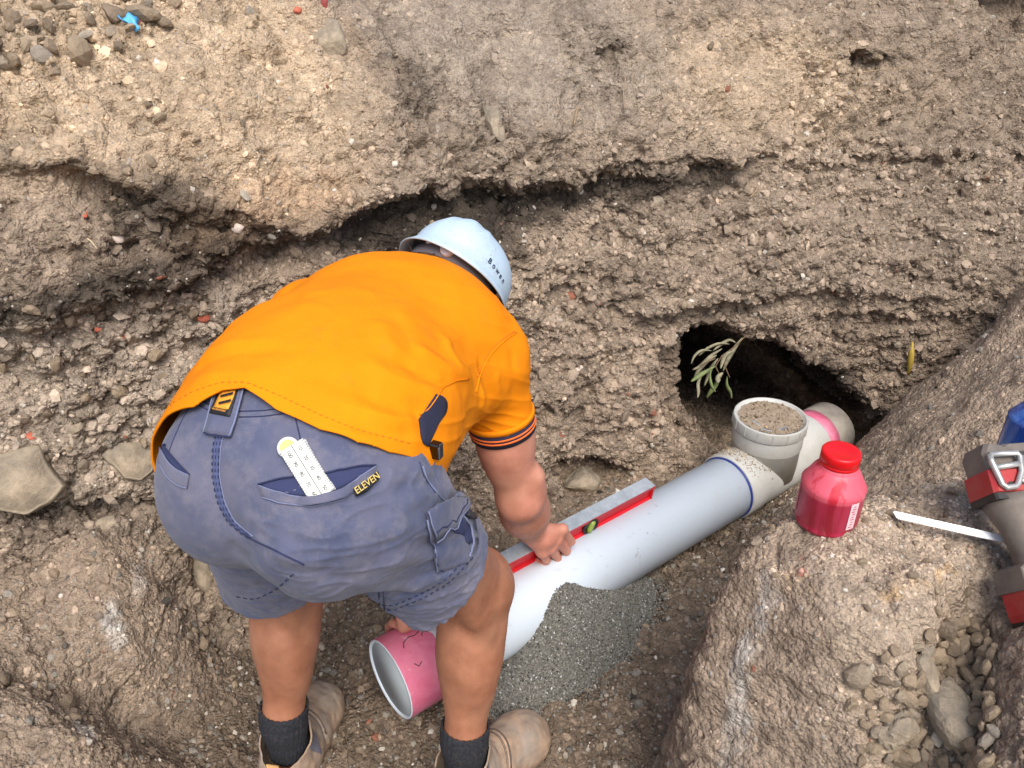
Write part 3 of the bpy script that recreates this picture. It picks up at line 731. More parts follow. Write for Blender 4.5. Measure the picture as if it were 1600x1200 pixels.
stones(100, bw * inpoly([(1440, 985), (1500, 968), (1560, 985), (1560, 1200), (1400, 1200), (1395, 1130), (1425, 1060)]), .009, .024, ROOTS[2], 1.9, .0, .55)
stones(40, bw * inpoly([(1330, 1050), (1430, 990), (1410, 1190), (1330, 1190)]), .008, .018, ROOTS[2], 1.9, .15, .8)
stones(40, bw * facew * inpoly([(1180, 780), (1540, 740), (1540, 960), (1180, 960)]), .006, .013, ROOTS[2], 2.2, .2)
# ================================================================ the pipe run, its gravel bedding, the spirit level
PA = arr((-.233, 1.045, -1.254)); PD = unit((.791, .612, -.004)); PS = unit(np.cross(PD, (0, 0, 1))); PU = np.cross(PS, PD)
PR = .080
pvc = NT('pale_plastic'); nz = pvc.noise(5.0, 6, .7); n2 = pvc.noise(38, 5, .75); n3 = pvc.noise(2.2, 3, .5)
sp = pvc.math('MULTIPLY', sp1 := pvc.ramp(n2.outputs['Fac'], [(.60, (0, 0, 0)), (.70, (1, 1, 1))]), pvc.ramp(n3.outputs['Fac'], [(.42, (0, 0, 0)), (.62, (1, 1, 1))]))
pc = pvc.mix(pvc.ramp(nz.outputs['Fac'], [(.50, (0, 0, 0)), (.75, (.45, .45, .45))]), srgb(208, 218, 226), srgb(192, 194, 192))
pc = pvc.mix(pvc.math('MULTIPLY', sp, .75), pc, srgb(128, 116, 100)); pvc.base(pc)
pvc.link(pvc.ramp(nz.outputs['Fac'], [(.3, (.28, .28, .28)), (.7, (.55, .55, .55))]), pvc.b.inputs['Roughness']); pvc.bump(n2.outputs['Fac'], .04, .002); pvc.set(Specular_IOR_Level=.3); pvc = pvc.m
inner_m = plain('inner_plastic', srgb(168, 176, 178), .6, var=.08, scale=8)
fit = NT('fitting_plastic'); nz = fit.noise(7, 6, .7); n2 = fit.noise(60, 5, .8)
fc = fit.mix(fit.ramp(nz.outputs['Fac'], [(.45, (0, 0, 0)), (.75, (.6, .6, .6))]), srgb(192, 192, 186), srgb(164, 154, 138))
fit.base(fit.mix(fit.math('MULTIPLY', fit.ramp(n2.outputs['Fac'], [(.6, (0, 0, 0)), (.72, (1, 1, 1))]), .35), fc, srgb(140, 126, 108))); fit.set(Roughness=.5); fit = fit.m
pink = NT('pink_primer'); nz = pink.noise(14, 5, .65, dist=1.2); n2 = pink.noise(45, 4, .7)
k = pink.mix(pink.ramp(nz.outputs['Fac'], [(.35, (0, 0, 0)), (.65, (1, 1, 1))]), srgb(210, 100, 130), srgb(222, 134, 156))
pink.base(pink.mix(pink.ramp(n2.outputs['Fac'], [(.62, (0, 0, 0)), (.74, (.7, .7, .7))]), k, srgb(234, 190, 200))); pink.set(Roughness=.45); pink = pink.m
blue_line = plain('blue_glue', srgb(40, 58, 130), .4)
pen = plain('black_pen', (.02, .02, .025), .6)
def along(s, r=0, a=0):          # point at distance s along the pipe, radius r, angle a from the top towards the eye
    return PA + PD * s + r * (math.cos(a) * PU + math.sin(a) * PS)
dp = empty('drain_pipe', along(0, PR + .0, math.pi))
tag(dp, 'long pale grey plastic drain pipe with pink open end and capped inspection tee', 'pipe')
V, F = lathe([(PR - .0055, 1.02), (PR - .0055, .003), (PR - .003, 0), (PR - .0004, 0), (PR, .002), (PR, 1.02)], PA, PD, 72)
obj('pipe_tube', V, F, pvc, dp); pt = scene.objects['pipe_tube']
V, F = lathe([(PR - .0057, .9), (PR - .0057, .0035)], PA, PD, 64); obj('pipe_inside', V, F, inner_m, dp)
# primer band with an uneven edge
x, y, a = frame_of(PD); V = []
for r_, ks in ((PR + .0006, 0), (PR + .0006, 1)):
    for k in range(96):
        t = 2 * math.pi * k / 96
        s = .0012 if ks == 0 else .088 + .003 * math.sin(3 * t + 1) + .0015 * math.sin(11 * t) + .001 * math.sin(29 * t)
        V.append(PA + PD * s + r_ * (math.cos(t) * x + math.sin(t) * y))
obj('primer_band', V, [[k, (k + 1) % 96, 96 + (k + 1) % 96, 96 + k] for k in range(96)], pink, pt)
for pts in ([(.028, .18), (.034, .05), (.048, -.02), (.06, .02), (.075, -.04)], [(.03, .62), (.036, .72), (.045, .66)], [(.07, .12), (.078, .02), (.084, .1)]):
    V, F = tube([along(s, PR + .0010, b) for s, b in pts], .0009, 6); obj('pen_mark', V, F, pen, pt)
# socket of the tee, tee body, riser, cap, far socket and pipe
SJ = .985
V, F = lathe([(PR + .0003, SJ - .002), (PR + .0028, SJ - .002), (PR + .0030, SJ + .003), (PR + .0003, SJ + .003)], PA, PD, 72); obj('glue_line', V, F, blue_line, dp)
tee_prof = [(PR - .004, SJ + .0031), (PR + .0058, SJ + .0031), (PR + .0068, SJ + .005), (PR + .0068, SJ + .062), (PR + .0045, SJ + .066), (PR + .0045, SJ + .25), (PR + .0072, SJ + .256), (PR + .0072, SJ + .335), (PR + .006, SJ + .338), (PR - .003, SJ + .338)]
V, F = lathe(tee_prof, PA, PD, 72); obj('tee_fitting', V, F, fit, dp)
RC = PA + PD * (SJ + .145); UPV = arr((0, 0, 1))
V, F = lathe([(.0865, .0), (.0865, .086), (.0885, .088), (.0892, .090), (.0892, .126), (.0885, .130)], RC, UPV, 72); obj('riser', V, F, fit, dp)
capo = obj('inspection_cap', *lathe([(.0885, .1305), (.0915, .1320), (.0925, .1340), (.0925, .160), (.0915, .1625), (.0885, .1630), (.0860, .1615), (.0850, .157), (0, .157)], RC, UPV, 96), fit, dp)
for k in range(16):
    a_ = 2 * math.pi * k / 16 + .2; d = arr((math.cos(a_), math.sin(a_), 0)); t_ = arr((-d[1], d[0], 0))
    obj('cap_rib', *box(RC + d * .0928 + UPV * .147, d * .0011, t_ * .0007, UPV * .013), fit, capo, smooth=False)
for a_, r_ in ((-2.55, .055), (-1.25, .058), (-2.0, .07)):
    d = arr((math.cos(a_), math.sin(a_), 0)); t_ = arr((-d[1], d[0], 0)); c = RC + d * r_ + UPV * .160
    obj('cap_lug', *box(c, d * .0022, t_ * .013, UPV * .0024, .001), pvc, capo)
V, F = lathe([(PR, SJ + .33), (PR, SJ + .455), (PR - .02, SJ + .458)], PA, PD, 60); fp = obj('far_pipe', V, F, plain('dusty_pipe', srgb(150, 142, 130), .9, var=.3, scale=14, bump=.3), dp)
V, F = lathe([(PR + .0008, SJ + .3385), (PR + .0008, SJ + .385)], PA, PD, 60); obj('primer_band', V, F, pink, fp)
dust = plain('dust', srgb(150, 134, 114), .95, var=.2, scale=70, bump=.6)
def crust(name, inside, fn, cat, label, n=70, lo=None, hi=None, mat=None, seed=1, parent=None):
    g = np.stack(np.meshgrid(np.linspace(lo[0], hi[0], n), np.linspace(lo[1], hi[1], n), indexing='ij'), -1).reshape(-1, 2)
    pos, h = fn(g); keep = inside(g); idx = np.arange(n * n).reshape(n, n)
    Q = np.stack([idx[:-1, :-1], idx[1:, :-1], idx[1:, 1:], idx[:-1, 1:]], -1).reshape(-1, 4)
    V, F = clip_mesh(pos, Q, keep); return tag(obj(name, V, F, mat, parent), label, cat, kind='stuff')
# dirt lying in the cap and crumbs in it
def cap_fn(g):
    w = np.stack([g[:, 0], g[:, 1], g[:, 0] * 0], 1)
    h = .1585 + .0025 * fbm(w, .03, 4) + .0012 * fbm(w, .008, 2)
    return np.concatenate([RC[:2] + g, (RC[2] + np.maximum(h, .1573))[:, None]], 1), h
def cap_in(g):
    w = np.stack([g[:, 0], g[:, 1], g[:, 0] * 0], 1)
    return .0838 - np.linalg.norm(g, axis=1) + .003 * perlin(w / .012) - .004
crust('cap_dirt', cap_in, cap_fn, None, None, 90, (-.09, -.09), (.09, .09), dust)
crng = np.random.default_rng(4); Vs, Fs, Cs = [], [], []
def crumbs(name, pts, rads, parent=None, base=I0, cols=None, mat=None, flat=(1, .8, .6), shp=20):
    Vs, n, m = [], len(pts), len(base[0]); sh = [rock_shape(base, crng, 7, .04, flat) for _ in range(shp)]
    R = rot_from(np.tile(arr((0, 0, 1.)), (n, 1)), crng, .6)
    V = np.stack([sh[crng.integers(0, shp)] * r for r in rads]); V = np.einsum('nij,njk->nik', V, R) + arr(pts)[:, None]
    F = (base[1][None] + (np.arange(n) * m)[:, None, None]).reshape(-1, 3)
    return tag(obj(name, V.reshape(-1, 3), F, mat or pebble, parent, smooth=False, col=np.repeat(cols, m, 0)), kind='stuff')
n = 420; a_ = crng.random(n) * 6.283; r_ = .082 * np.sqrt(crng.random(n)); rad = .0010 + .004 * crng.random(n) ** 5
pts = np.stack([RC[0] + r_ * np.cos(a_), RC[1] + r_ * np.sin(a_), np.full(n, RC[2] + .1595) + rad * .3], 1)
crumbs('cap_dirt', pts, rad, None, cols=np.clip(arr(srgb(150, 132, 110)) * (1 + .35 * crng.normal(size=(n, 1))), .03, .6))
for (dx, dy, r) in ((-.02, -.005, .009), (.035, .045, .008), (.045, .012, .011), (.005, -.035, .008), (-.005, .02, .006), (.055, -.01, .006)):
    pass
# dirt strewn over the tee's shoulder
n = 900; s_ = SJ + .012 + .085 * crng.random(n); a_ = crng.normal(size=n) * .42 - .02; rad = .0007 + .0028 * crng.random(n) ** 4
pts = PA + PD * s_[:, None] + (PR + .0072) * (np.cos(a_)[:, None] * PU + np.sin(a_)[:, None] * PS)
crumbs('pipe_dirt', pts, rad, None, cols=np.clip(arr(srgb(160, 144, 122)) * (1 + .3 * crng.normal(size=(n, 1))), .03, .6))
# heap of grey crusher dust banked against the pipe
HC = [(P(885, 900, 1), -1.205)]
hp = [Pz(882, 903, -1.195), Pz(845, 930, -1.212), Pz(925, 918, -1.225), Pz(960, 930, -1.272), Pz(900, 985, -1.252), Pz(850, 1010, -1.268), Pz(940, 985, -1.290), Pz(830, 1070, -1.32),
      Pz(1035, 938, -1.352), Pz(985, 1010, -1.362), Pz(930, 1050, -1.368), Pz(880, 1095, -1.374), Pz(820, 1125, -1.378), Pz(780, 1135, -1.384), Pz(775, 1060, -1.345), Pz(790, 1000, -1.305), Pz(760, 1100, -1.37),
      Pz(1080, 960, -1.42), Pz(1000, 1080, -1.44), Pz(860, 1150, -1.45), Pz(760, 1170, -1.45), Pz(700, 1120, -1.42), Pz(1060, 880, -1.40), along(.30, .1, 0) - PU * .13, along(.45, .12, 0) - PU * .12, along(.62, .1, 0) - PU * .16, along(.8, .1, 0) - PU * .25]
hr = rbf([p[:2] for p in hp], [p[2] for p in hp])
dustgrey = NT('crusher_dust'); nz = dustgrey.noise(260, 4, .75); dustgrey.base(dustgrey.ramp(nz.outputs['Fac'], [(.3, srgb(84, 82, 76)), (.55, srgb(128, 126, 118)), (.75, srgb(164, 162, 154))])); dustgrey.bump(nz.outputs['Fac'], 1, .006); dustgrey.set(Roughness=.95); dustgrey = dustgrey.m
def heap_fn(g):
    w = np.stack([g[:, 0], g[:, 1], g[:, 0] * 0], 1); h = hr(g) + .006 * fbm(w, .05, 3) + .003 * fbm(w, .012, 2)
    return np.concatenate([g, h[:, None]], 1), h
def heap_in(g):
    w = np.stack([g[:, 0], g[:, 1], g[:, 0] * 0], 1); p = np.stack([g[:, 0], g[:, 1], hr(g)], 1)
    d = (p - PA) @ PS                      # only on the eye's side of the pipe
    return np.minimum(hr(g) - GT(g[:, 0], g[:, 1]) + .003 * perlin(w / .02) - .002, d + .01)
hb = crust('gravel_heap', heap_in, heap_fn, None, 'heap of fine grey crushed gravel banked against the near side of the pale pipe', 150, (-.25, .75), (.55, 1.5), dustgrey)
hb['category'] = 'gravel heap'
HV = arr([v.co[:] for v in hb.data.vertices]); HT = np.array([list(p.vertices)[:3] for p in hb.data.polygons])
ha = np.linalg.norm(np.cross(HV[HT[:, 1]] - HV[HT[:, 0]], HV[HT[:, 2]] - HV[HT[:, 0]]), axis=1); n = 26000
kk = crng.choice(len(HT), n, p=ha / ha.sum()); r1, r2 = np.sqrt(crng.random(n)), crng.random(n)
pts = HV[HT[kk, 0]] * (1 - r1)[:, None] + HV[HT[kk, 1]] * (r1 * (1 - r2))[:, None] + HV[HT[kk, 2]] * (r1 * r2)[:, None]
rad = .0016 + .0022 * crng.random(n) ** 2
cl = arr(srgb(112, 110, 103)) * (1 + .36 * crng.normal(size=(n, 1))); cl[crng.random(n) < .03] = .5
ed = np.array(sorted({i for e, c in zip(*np.unique(np.sort(np.concatenate([HT[:, [0, 1]], HT[:, [1, 2]], HT[:, [2, 0]]]), 1), axis=0, return_counts=True)) if c == 1 for i in e}))
q = HV[crng.choice(ed, 3000)] + np.stack([crng.normal(size=3000) * .018, crng.normal(size=3000) * .018, np.zeros(3000)], 1); q[:, 2] = np.maximum(GT(q[:, 0], q[:, 1]), -9) + .003; dd = (q - PA) @ PS; q = q[dd > .0]
cl = np.concatenate([cl, np.clip(arr(srgb(124, 122, 114)) * (1 + .4 * crng.normal(size=(len(q), 1))), .03, .6)]); pts = np.concatenate([pts, q]); rad = np.concatenate([rad, .0016 + .0024 * crng.random(len(q)) ** 2])
crumbs('heap_grains', pts, rad, hb, cols=np.clip(cl, .03, .6))

# ---- spirit level standing on the pipe
red_m = NT('red_enamel'); nz = red_m.noise(30, 5, .7); red_m.base(red_m.mix(red_m.ramp(nz.outputs['Fac'], [(.5, (0, 0, 0)), (.8, (.5, .5, .5))]), srgb(196, 22, 34), srgb(170, 60, 58))); red_m.set(Roughness=.35); red_m = red_m.m
alu = NT('brushed_metal'); nz = alu.noise(24, 5, .7); alu.base(alu.ramp(nz.outputs['Fac'], [(.3, srgb(150, 158, 164)), (.7, srgb(196, 204, 208))])); alu.set(Roughness=.42, Metallic=.35); alu = alu.m
black_m = plain('black_rubber', (.02, .02, .022), .55)
vial_m = NT('vial'); vial_m.base(srgb(140, 160, 70)); vial_m.set(Roughness=.1); vial_m = vial_m.m
LT = math.radians(9); LU = math.cos(LT) * PU + math.sin(LT) * PS; LS = np.cross(PD, LU)   # up and towards-eye side of the level
LB = along(.455, 0, 0) + (PU * .0705 - PS * .036)     # a point under the middle of the bottom edge
s_far = (Pz(1000, 770, -1.185) - LB) @ PD; s_near = s_far - .60; W2, H2 = .0155, .052
lv = empty('spirit_level', LB + PD * (s_far + s_near) / 2)
tag(lv, 'red and silver spirit level lying on top of the pale pipe under the gripping hand', 'spirit level')
def lp(s, u, w): return LB + PD * s + LU * u + LS * w
cs = [(-W2, 0), (W2, 0), (W2, .010), (W2 - .006, .0125), (W2 - .006, H2 - .0115), (W2, H2 - .009), (W2, H2 - .0012), (-W2, H2 - .0012), (-W2, H2 - .009), (-W2 + .006, H2 - .0115), (-W2 + .006, .0125), (-W2, .010)]
V, F = prism(cs, lp(s_near, 0, 0), LS, LU, PD, s_far - s_near - .004); recalc(obj('level_body', V, F, red_m, lv, smooth=False))
V, F = box(lp((s_near + s_far) / 2, H2, 0), PD * (s_far - s_near) / 2, LU * .0012, LS * (W2 + .0006), .0006); obj('top_edge', V, F, alu, lv, smooth=False)
V, F = box(lp((s_near + s_far) / 2, -.0009, 0), PD * (s_far - s_near) / 2, LU * .0008, LS * (W2 + .0003)); obj('bottom_edge', V, F, alu, lv, smooth=False)
V, F = box(lp(s_far - .0018, H2 / 2, 0), PD * .0022, LU * (H2 / 2 - .0015), LS * (W2 + .0012), .001); obj('end_cap', V, F, red_m, lv, smooth=False)
# vial window seen on the eye's side
def onside(px_, py_, w):
    d = ray(px_, py_); o = lp(0, 0, w); t = (o @ LS) / (d @ LS); return d * t
vc = onside(925, 803, W2 - .006); vs_, vu_ = (vc - LB) @ PD, (vc - LB) @ LU
vu_ = .026
V, F = lathe([(.0175, -.001), (.0220, -.001), (.0220, .0065), (.0198, .0078), (.0175, .0065)], lp(vs_, vu_, W2 - .006), LS, 36, closed=True); vh = obj('vial_ring', V, F, black_m, lv)
V, F = lathe([(.0177, .0), (.0177, .0012), (0, .0012)], lp(vs_, vu_, W2 - .006), LS, 32); obj('vial_window', V, F, plain('vial_back', srgb(60, 66, 40), .3), vh)
ax_v = unit(LU + .3 * PD); V, F = tube([lp(vs_, vu_, W2 - .001) + ax_v * k for k in (-.0155, -.015, -.005, .005, .015, .0155)], [.002, .0062, .0068, .0068, .0062, .002], 14); obj('vial_tube', V, F, vial_m, vh)
for s_ in (s_near + .12, s_far - .12 * 1.0):
    pass
for s0, s1 in ((s_far - .10, s_far - .02),):
    pass
# ================================================================ bottles and power tools on the bank
def hit(px_, py_, tol=5, prefer=None):
    d2 = ((EP - (px_, py_)) ** 2).sum(1); k = np.where(d2 < tol * tol)[0]
    if prefer is not None: k = k[region[k] == prefer]
    if not len(k): k = np.argsort(d2)[:3]
    dep = EV[k] @ arr((0, CP, -SP)); k = k[dep < dep.min() + .03]
    return EV[k].mean(0), unit(EN[k].mean(0))
EP = proj(EV)
# ---- bottle of red primer
rb_m = NT('red_bottle_plastic'); nz = rb_m.noise(11, 6, .7, dist=1.5); n2 = rb_m.noise(40, 5, .7); ob = rb_m.coord('Object')
sx = rb_m.n('ShaderNodeSeparateXYZ'); rb_m.link(ob, sx.inputs[0])
mpv = rb_m.n('ShaderNodeMapping'); mpv.inputs['Scale'].default_value = (1, 1, .14); rb_m.link(ob, mpv.inputs[0]); drip = rb_m.noise(48, 4, .6, vec=mpv.outputs[0])
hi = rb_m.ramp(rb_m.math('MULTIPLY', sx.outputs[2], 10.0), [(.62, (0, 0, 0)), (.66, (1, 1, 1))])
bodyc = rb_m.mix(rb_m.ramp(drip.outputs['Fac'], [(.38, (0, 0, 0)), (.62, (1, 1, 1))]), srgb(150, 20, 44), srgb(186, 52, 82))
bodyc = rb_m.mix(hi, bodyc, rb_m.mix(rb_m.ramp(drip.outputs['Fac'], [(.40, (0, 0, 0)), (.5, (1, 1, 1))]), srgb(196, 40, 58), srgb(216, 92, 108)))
bodyc = rb_m.mix(rb_m.ramp(nz.outputs['Fac'], [(.55, (0, 0, 0)), (.8, (.65, .65, .65))]), bodyc, srgb(190, 128, 134)); rb_m.base(bodyc)
rb_m.set(Roughness=.42); rb_m.bump(n2.outputs['Fac'], .05, .002); rb_m = rb_m.m
cap_red = plain('red_cap', srgb(214, 14, 22), .38, var=.1, scale=40)
BB = Pz(1288, 834, -.772); bz = BB[2]
# the base centre lies behind the visible front edge of the base
c0 = Pz(1288, 815, bz); BR = .0445
bt = empty('primer_bottle', c0); tag(bt, 'squat red plastic primer bottle with red screw cap standing on the earth bank', 'bottle')
prof = [(0, .002), (.036, 0), (.0425, .003), (BR - .0005, .009), (BR - .0018, .0125), (BR, .016), (BR, .064), (BR + .0005, .067), (BR - .003, .0715), (.033, .087), (.0285, .0925), (.0265, .094), (.0265, .098), (.0235, .099), (.0235, .106)]
prof = [(r, h * 1.08) for r, h in prof]
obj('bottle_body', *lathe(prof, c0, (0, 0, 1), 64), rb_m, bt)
h0 = .099 * 1.08
cp = obj('screw_cap', *lathe([(.0255, h0 - .0005), (.0268, h0), (.0268, h0 + .0035), (.0262, h0 + .0042), (.0262, h0 + .0048), (.0270, h0 + .0056), (.0268, h0 + .0185), (.0255, h0 + .0205), (.020, h0 + .0205), (.018, h0 + .0195), (0, h0 + .0195)], c0, (0, 0, 1), 56), cap_red, bt)
for k in range(44):
    a_ = 2 * math.pi * k / 44; d = arr((math.cos(a_), math.sin(a_), 0)); tt = arr((-d[1], d[0], 0))
# label sheet wrapped round the body, with a gap at the front, a white strip with pink print towards the right
lab_w = plain('white_label', srgb(226, 196, 200), .5, var=.1, scale=60); lab_p = plain('pink_print', srgb(190, 60, 84), .5)
def wrap(name, a0, a1, h0_, h1_, mat, r=BR + .0006, n=10, parent=bt):
    V = []; 
    for h in (h0_, h1_):
        for k in range(n + 1):
            a_ = a0 + (a1 - a0) * k / n; V.append(c0 + arr((math.cos(a_) * r, math.sin(a_) * r, h)))
    return obj(name, V, [[k, k + 1, n + 2 + k, n + 1 + k] for k in range(n)], mat, parent)
vdir = math.atan2(-c0[1], -c0[0])      # direction towards the eye
wrap('label_strip', vdir + .72, vdir + 1.02, .020, .066, lab_w)
for k in range(9):
    wrap('label_print', vdir + .78 + .02 * (k % 3), vdir + .90 + .03 * (k % 2), .024 + .0045 * k, .0255 + .0045 * k, lab_p, BR + .0009, 4)
wrap('label_edge', vdir - 1.32, vdir - 1.18, .018, .066, plain('pale_label_edge', srgb(206, 110, 126), .5, var=.15, scale=80))
# ---- bottle of blue primer behind the saw
bb_m = NT('blue_bottle_plastic'); ob = bb_m.coord('Object'); mpv = bb_m.n('ShaderNodeMapping'); mpv.inputs['Scale'].default_value = (1, 1, .15); bb_m.link(ob, mpv.inputs[0]); drip = bb_m.noise(60, 4, .6, vec=mpv.outputs[0])
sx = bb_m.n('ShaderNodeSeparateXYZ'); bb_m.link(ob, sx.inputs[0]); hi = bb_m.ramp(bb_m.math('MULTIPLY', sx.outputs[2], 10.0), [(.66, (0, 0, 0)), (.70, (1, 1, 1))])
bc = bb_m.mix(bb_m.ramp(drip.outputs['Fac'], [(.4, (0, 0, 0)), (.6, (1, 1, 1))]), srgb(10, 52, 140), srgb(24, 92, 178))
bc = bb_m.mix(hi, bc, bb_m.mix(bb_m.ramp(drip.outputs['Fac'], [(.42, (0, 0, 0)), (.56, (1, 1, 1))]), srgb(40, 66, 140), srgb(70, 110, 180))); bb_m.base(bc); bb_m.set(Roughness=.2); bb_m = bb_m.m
blue_lt = plain('light_blue_plastic', srgb(52, 132, 226), .3); blue_cap = plain('blue_cap', srgb(42, 62, 190), .35)
c1 = P(1601, 712, 1.30)
b2 = empty('glue_bottle', c1); tag(b2, 'blue plastic bottle with loose tilted cap behind the power tool', 'bottle')
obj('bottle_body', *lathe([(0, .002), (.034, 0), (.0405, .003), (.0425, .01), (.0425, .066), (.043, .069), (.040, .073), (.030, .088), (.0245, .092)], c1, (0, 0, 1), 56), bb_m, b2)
obj('bottle_neck', *lathe([(.0245, .0915), (.0262, .093), (.0262, .096), (.0248, .097), (.0248, .100), (.0262, .101), (.0262, .103), (.0248, .104), (.0248, .1085), (.0238, .109), (.0215, .1085), (.0215, .092)], c1, (0, 0, 1), 48), blue_lt, b2)
ca = unit((.45, -.25, .85)); cc_ = c1 + arr((.012, .004, .112))
obj('screw_cap', *lathe([(.022, 0), (.0258, .0), (.0265, .002), (.0265, .018), (.025, .0205), (0, .0205)], cc_, ca, 48), blue_cap, b2)
# ---- cordless tool with rafter hook and battery, leaning on the bank
tg = NT('dusty_grey_plastic'); nz = tg.noise(18, 6, .7); tg.base(tg.mix(tg.ramp(nz.outputs['Fac'], [(.35, (0, 0, 0)), (.7, (.8, .8, .8))]), srgb(96, 90, 84), srgb(140, 128, 114))); tg.set(Roughness=.7); tg.bump(nz.outputs['Fac'], .15, .002); tg = tg.m
tr = NT('dusty_red_plastic'); nz = tr.noise(20, 6, .7); tr.base(tr.mix(tr.ramp(nz.outputs['Fac'], [(.35, (0, 0, 0)), (.72, (.75, .75, .75))]), srgb(170, 28, 34), srgb(168, 88, 80))); tr.set(Roughness=.5); tr.bump(nz.outputs['Fac'], .12, .002); tr = tr.m
dk = plain('dark_plastic', srgb(48, 44, 42), .6, var=.3, scale=30); steel = plain('steel', srgb(190, 188, 182), .35, .6, var=.15, scale=40); ptxt = plain('white_print', srgb(220, 214, 206), .6)
TX = unit((1, .10, -.03)); TY = unit((-.06, .80, .60)); TY = unit(TY - TX * (TX @ TY)); TN = np.cross(TX, TY); TO = P(1572, 790, 1.105); TS = .00090
def tl(x, y, n=0.0): return TO + TX * x * TS + TY * y * TS + TN * n * TS
def tpoly(name, pts, n0, n1, mat, parent, bev=.004): 
    V, F = prism([(a * TS, b * TS) for a, b in pts], tl(0, 0, n0), TX, TY, TN, (n1 - n0) * TS, bev); o = obj(name, V, F, mat, parent, smooth=False); return recalc(o)
tool = empty('cordless_saw', tl(30, -150, -40)); tag(tool, 'dusty red and grey cordless power tool with steel hook and battery', 'power tool')
tpoly('upper_housing', [(-29, 50), (-30, 78), (-22, 93), (-4, 90), (0, 86), (10, 92), (120, 95), (150, 80), (150, 50)], -34, 26, tg, tool, .005)
tpoly('side_panel', [(22, 42), (24, 66), (150, 70), (150, 44)], 26, 31, tg, tool, .002)
tpoly('top_rail', [(-4, 70), (-3, 75), (140, 84), (140, 79)], 26, 29, dk, tool, .001)
tpoly('red_housing', [(-34, 14), (-33, 50), (150, 49), (150, 16), (60, 12)], -38, 32, tr, tool, .005)
tpoly('red_ridge', [(30, 16), (22, 46), (34, 47), (46, 16)], 32, 35, tr, tool, .0015)
tpoly('vent_slot', [(-13, 24), (-8, 29), (12, 29), (18, 24)], 31.5, 32.6, dk, tool, .0)
tpoly('lower_band', [(-32, 4), (-33, 14.2), (150, 13), (150, 2)], -37, 29, dk, tool, .003)
V, F = tube([tl(16, 12, -4), tl(16, -5, -4), tl(19, -30, -5), tl(25, -60, -6), tl(30, -88, -6), tl(32, -104, -6)], [.042, .036, .029, .028, .031, .036], 24, up=TN); obj('handle', V, F, tg, tool)
V, F = tube([tl(6, -18, 24), tl(10, -34, 23), tl(17, -62, 21), tl(21, -58, 21.5), tl(14, -34, 24.5), tl(9, -20, 24.5), tl(6, -18, 24)], .0011, 6); obj('grip_line', V, F, plain('pale_wear', srgb(176, 166, 152), .7), tool)
bat = tpoly('battery', [(-24, -172), (-27, -160), (-27, -100), (-20, -92), (120, -88), (130, -100), (130, -172)], -38, 30, tr, tool, .006)
tpoly('battery_corner', [(-30, -128), (-30, -98), (-20, -91), (-14, -93), (-18, -130)], -36, 31.5, tg, bat, .002)
tpoly('battery_slot', [(-21, -124), (-20, -106), (-15, -104), (-14, -124)], 31.0, 32.2, dk, bat, .0)
tpoly('battery_rib', [(-22, -139), (-22, -136), (128, -132), (128, -135)], 30, 32, tr, bat, .0005)
tpoly('battery_base', [(-22, -185), (-26, -170), (130, -168), (130, -186)], -36, 26, dk, bat, .004)
tpoly('battery_tab', [(18, -182), (18, -160), (34, -158), (34, -182)], 26, 34, tr, bat, .002)
tpoly('battery_flare', [(2, -156), (20, -144), (128, -140), (128, -166), (10, -168)], 30, 31.4, plain('clean_red', srgb(182, 22, 32), .4, var=.1, scale=40), bat, .001)
hk = [(-29, 71), (16, 72), (19, 66), (14, 42), (2, 24), (-3, 20), (-18, 19), (-23, 24), (-29, 60), (-29, 71)]
V, F = tube([tl(a, b, 36) for a, b in hk], .0042, 8, up=TN); hook = obj('rafter_hook', V, F, steel, tool)
V, F = tube([tl(-26, 50, 36), tl(0, 53, 36), tl(14, 55, 36)], .0042, 8, up=TN); obj('hook_bar', V, F, steel, hook)
V, F = lathe([(.0075, -.004), (.0085, -.003), (.0085, .001), (.0035, .0012), (.003, -.001), (0, -.001)], tl(16, 34, 36), TN, 20); obj('hook_screw', V, F, steel, tool)
text_mesh('MILWAUKEE', tl(48, 58.5, 31.4), TX, TY, .0075, ptxt, 'lettering', tool, bold=.01)
# ---- reciprocating saw lying beside it: only blade and shoe are in the picture
shoe_p = P(1591, 847, 1.115); tip = Pz(1395, 803, -.752); bd = unit(tip - shoe_p); bn = unit(np.cross(bd, np.cross(shoe_p, bd))); bw_ = unit(np.cross(bd, bn))
if bn @ (-shoe_p) < 0: bn = -bn
bn = unit(bn + .5 * arr((0, 0, 1))); bn = unit(bn - bd * (bn @ bd)); bw_ = np.cross(bn, bd)
saw = empty('reciprocating_saw', shoe_p + arr((.12, 0, -.04))); tag(saw, 'reciprocating saw with long bright bare blade pointing over the earth bank', 'power saw')
Lb = np.linalg.norm(tip - shoe_p); sg = 1 if bw_ @ arr((0, .6, .8)) > 0 else -1
V, F = prism([(-.03, -.0048), (Lb - .003, -.0048), (Lb, -.003), (Lb - .006, .0048), (-.03, .0048)], shoe_p - bn * .0006, bd, bw_, bn, .0012, 0); bl = recalc(obj('saw_blade', V, F, plain('bright_blade', srgb(214, 218, 220), .3, .35, var=.08, scale=50), saw, smooth=False))
m_ = 60; vv = []; ff = []
for k in range(m_):
    x0 = .004 + (Lb - .012) * k / m_; dx = (Lb - .012) / m_; q = len(vv)
    vv += [shoe_p + bd * x0 - bw_ * sg * .0048, shoe_p + bd * (x0 + dx) - bw_ * sg * .0048, shoe_p + bd * (x0 + dx * .9) - bw_ * sg * .0064]; ff.append([q, q + 1, q + 2])
obj('saw_teeth', vv, ff, steel, bl, smooth=False)
sr = unit(-bd); 
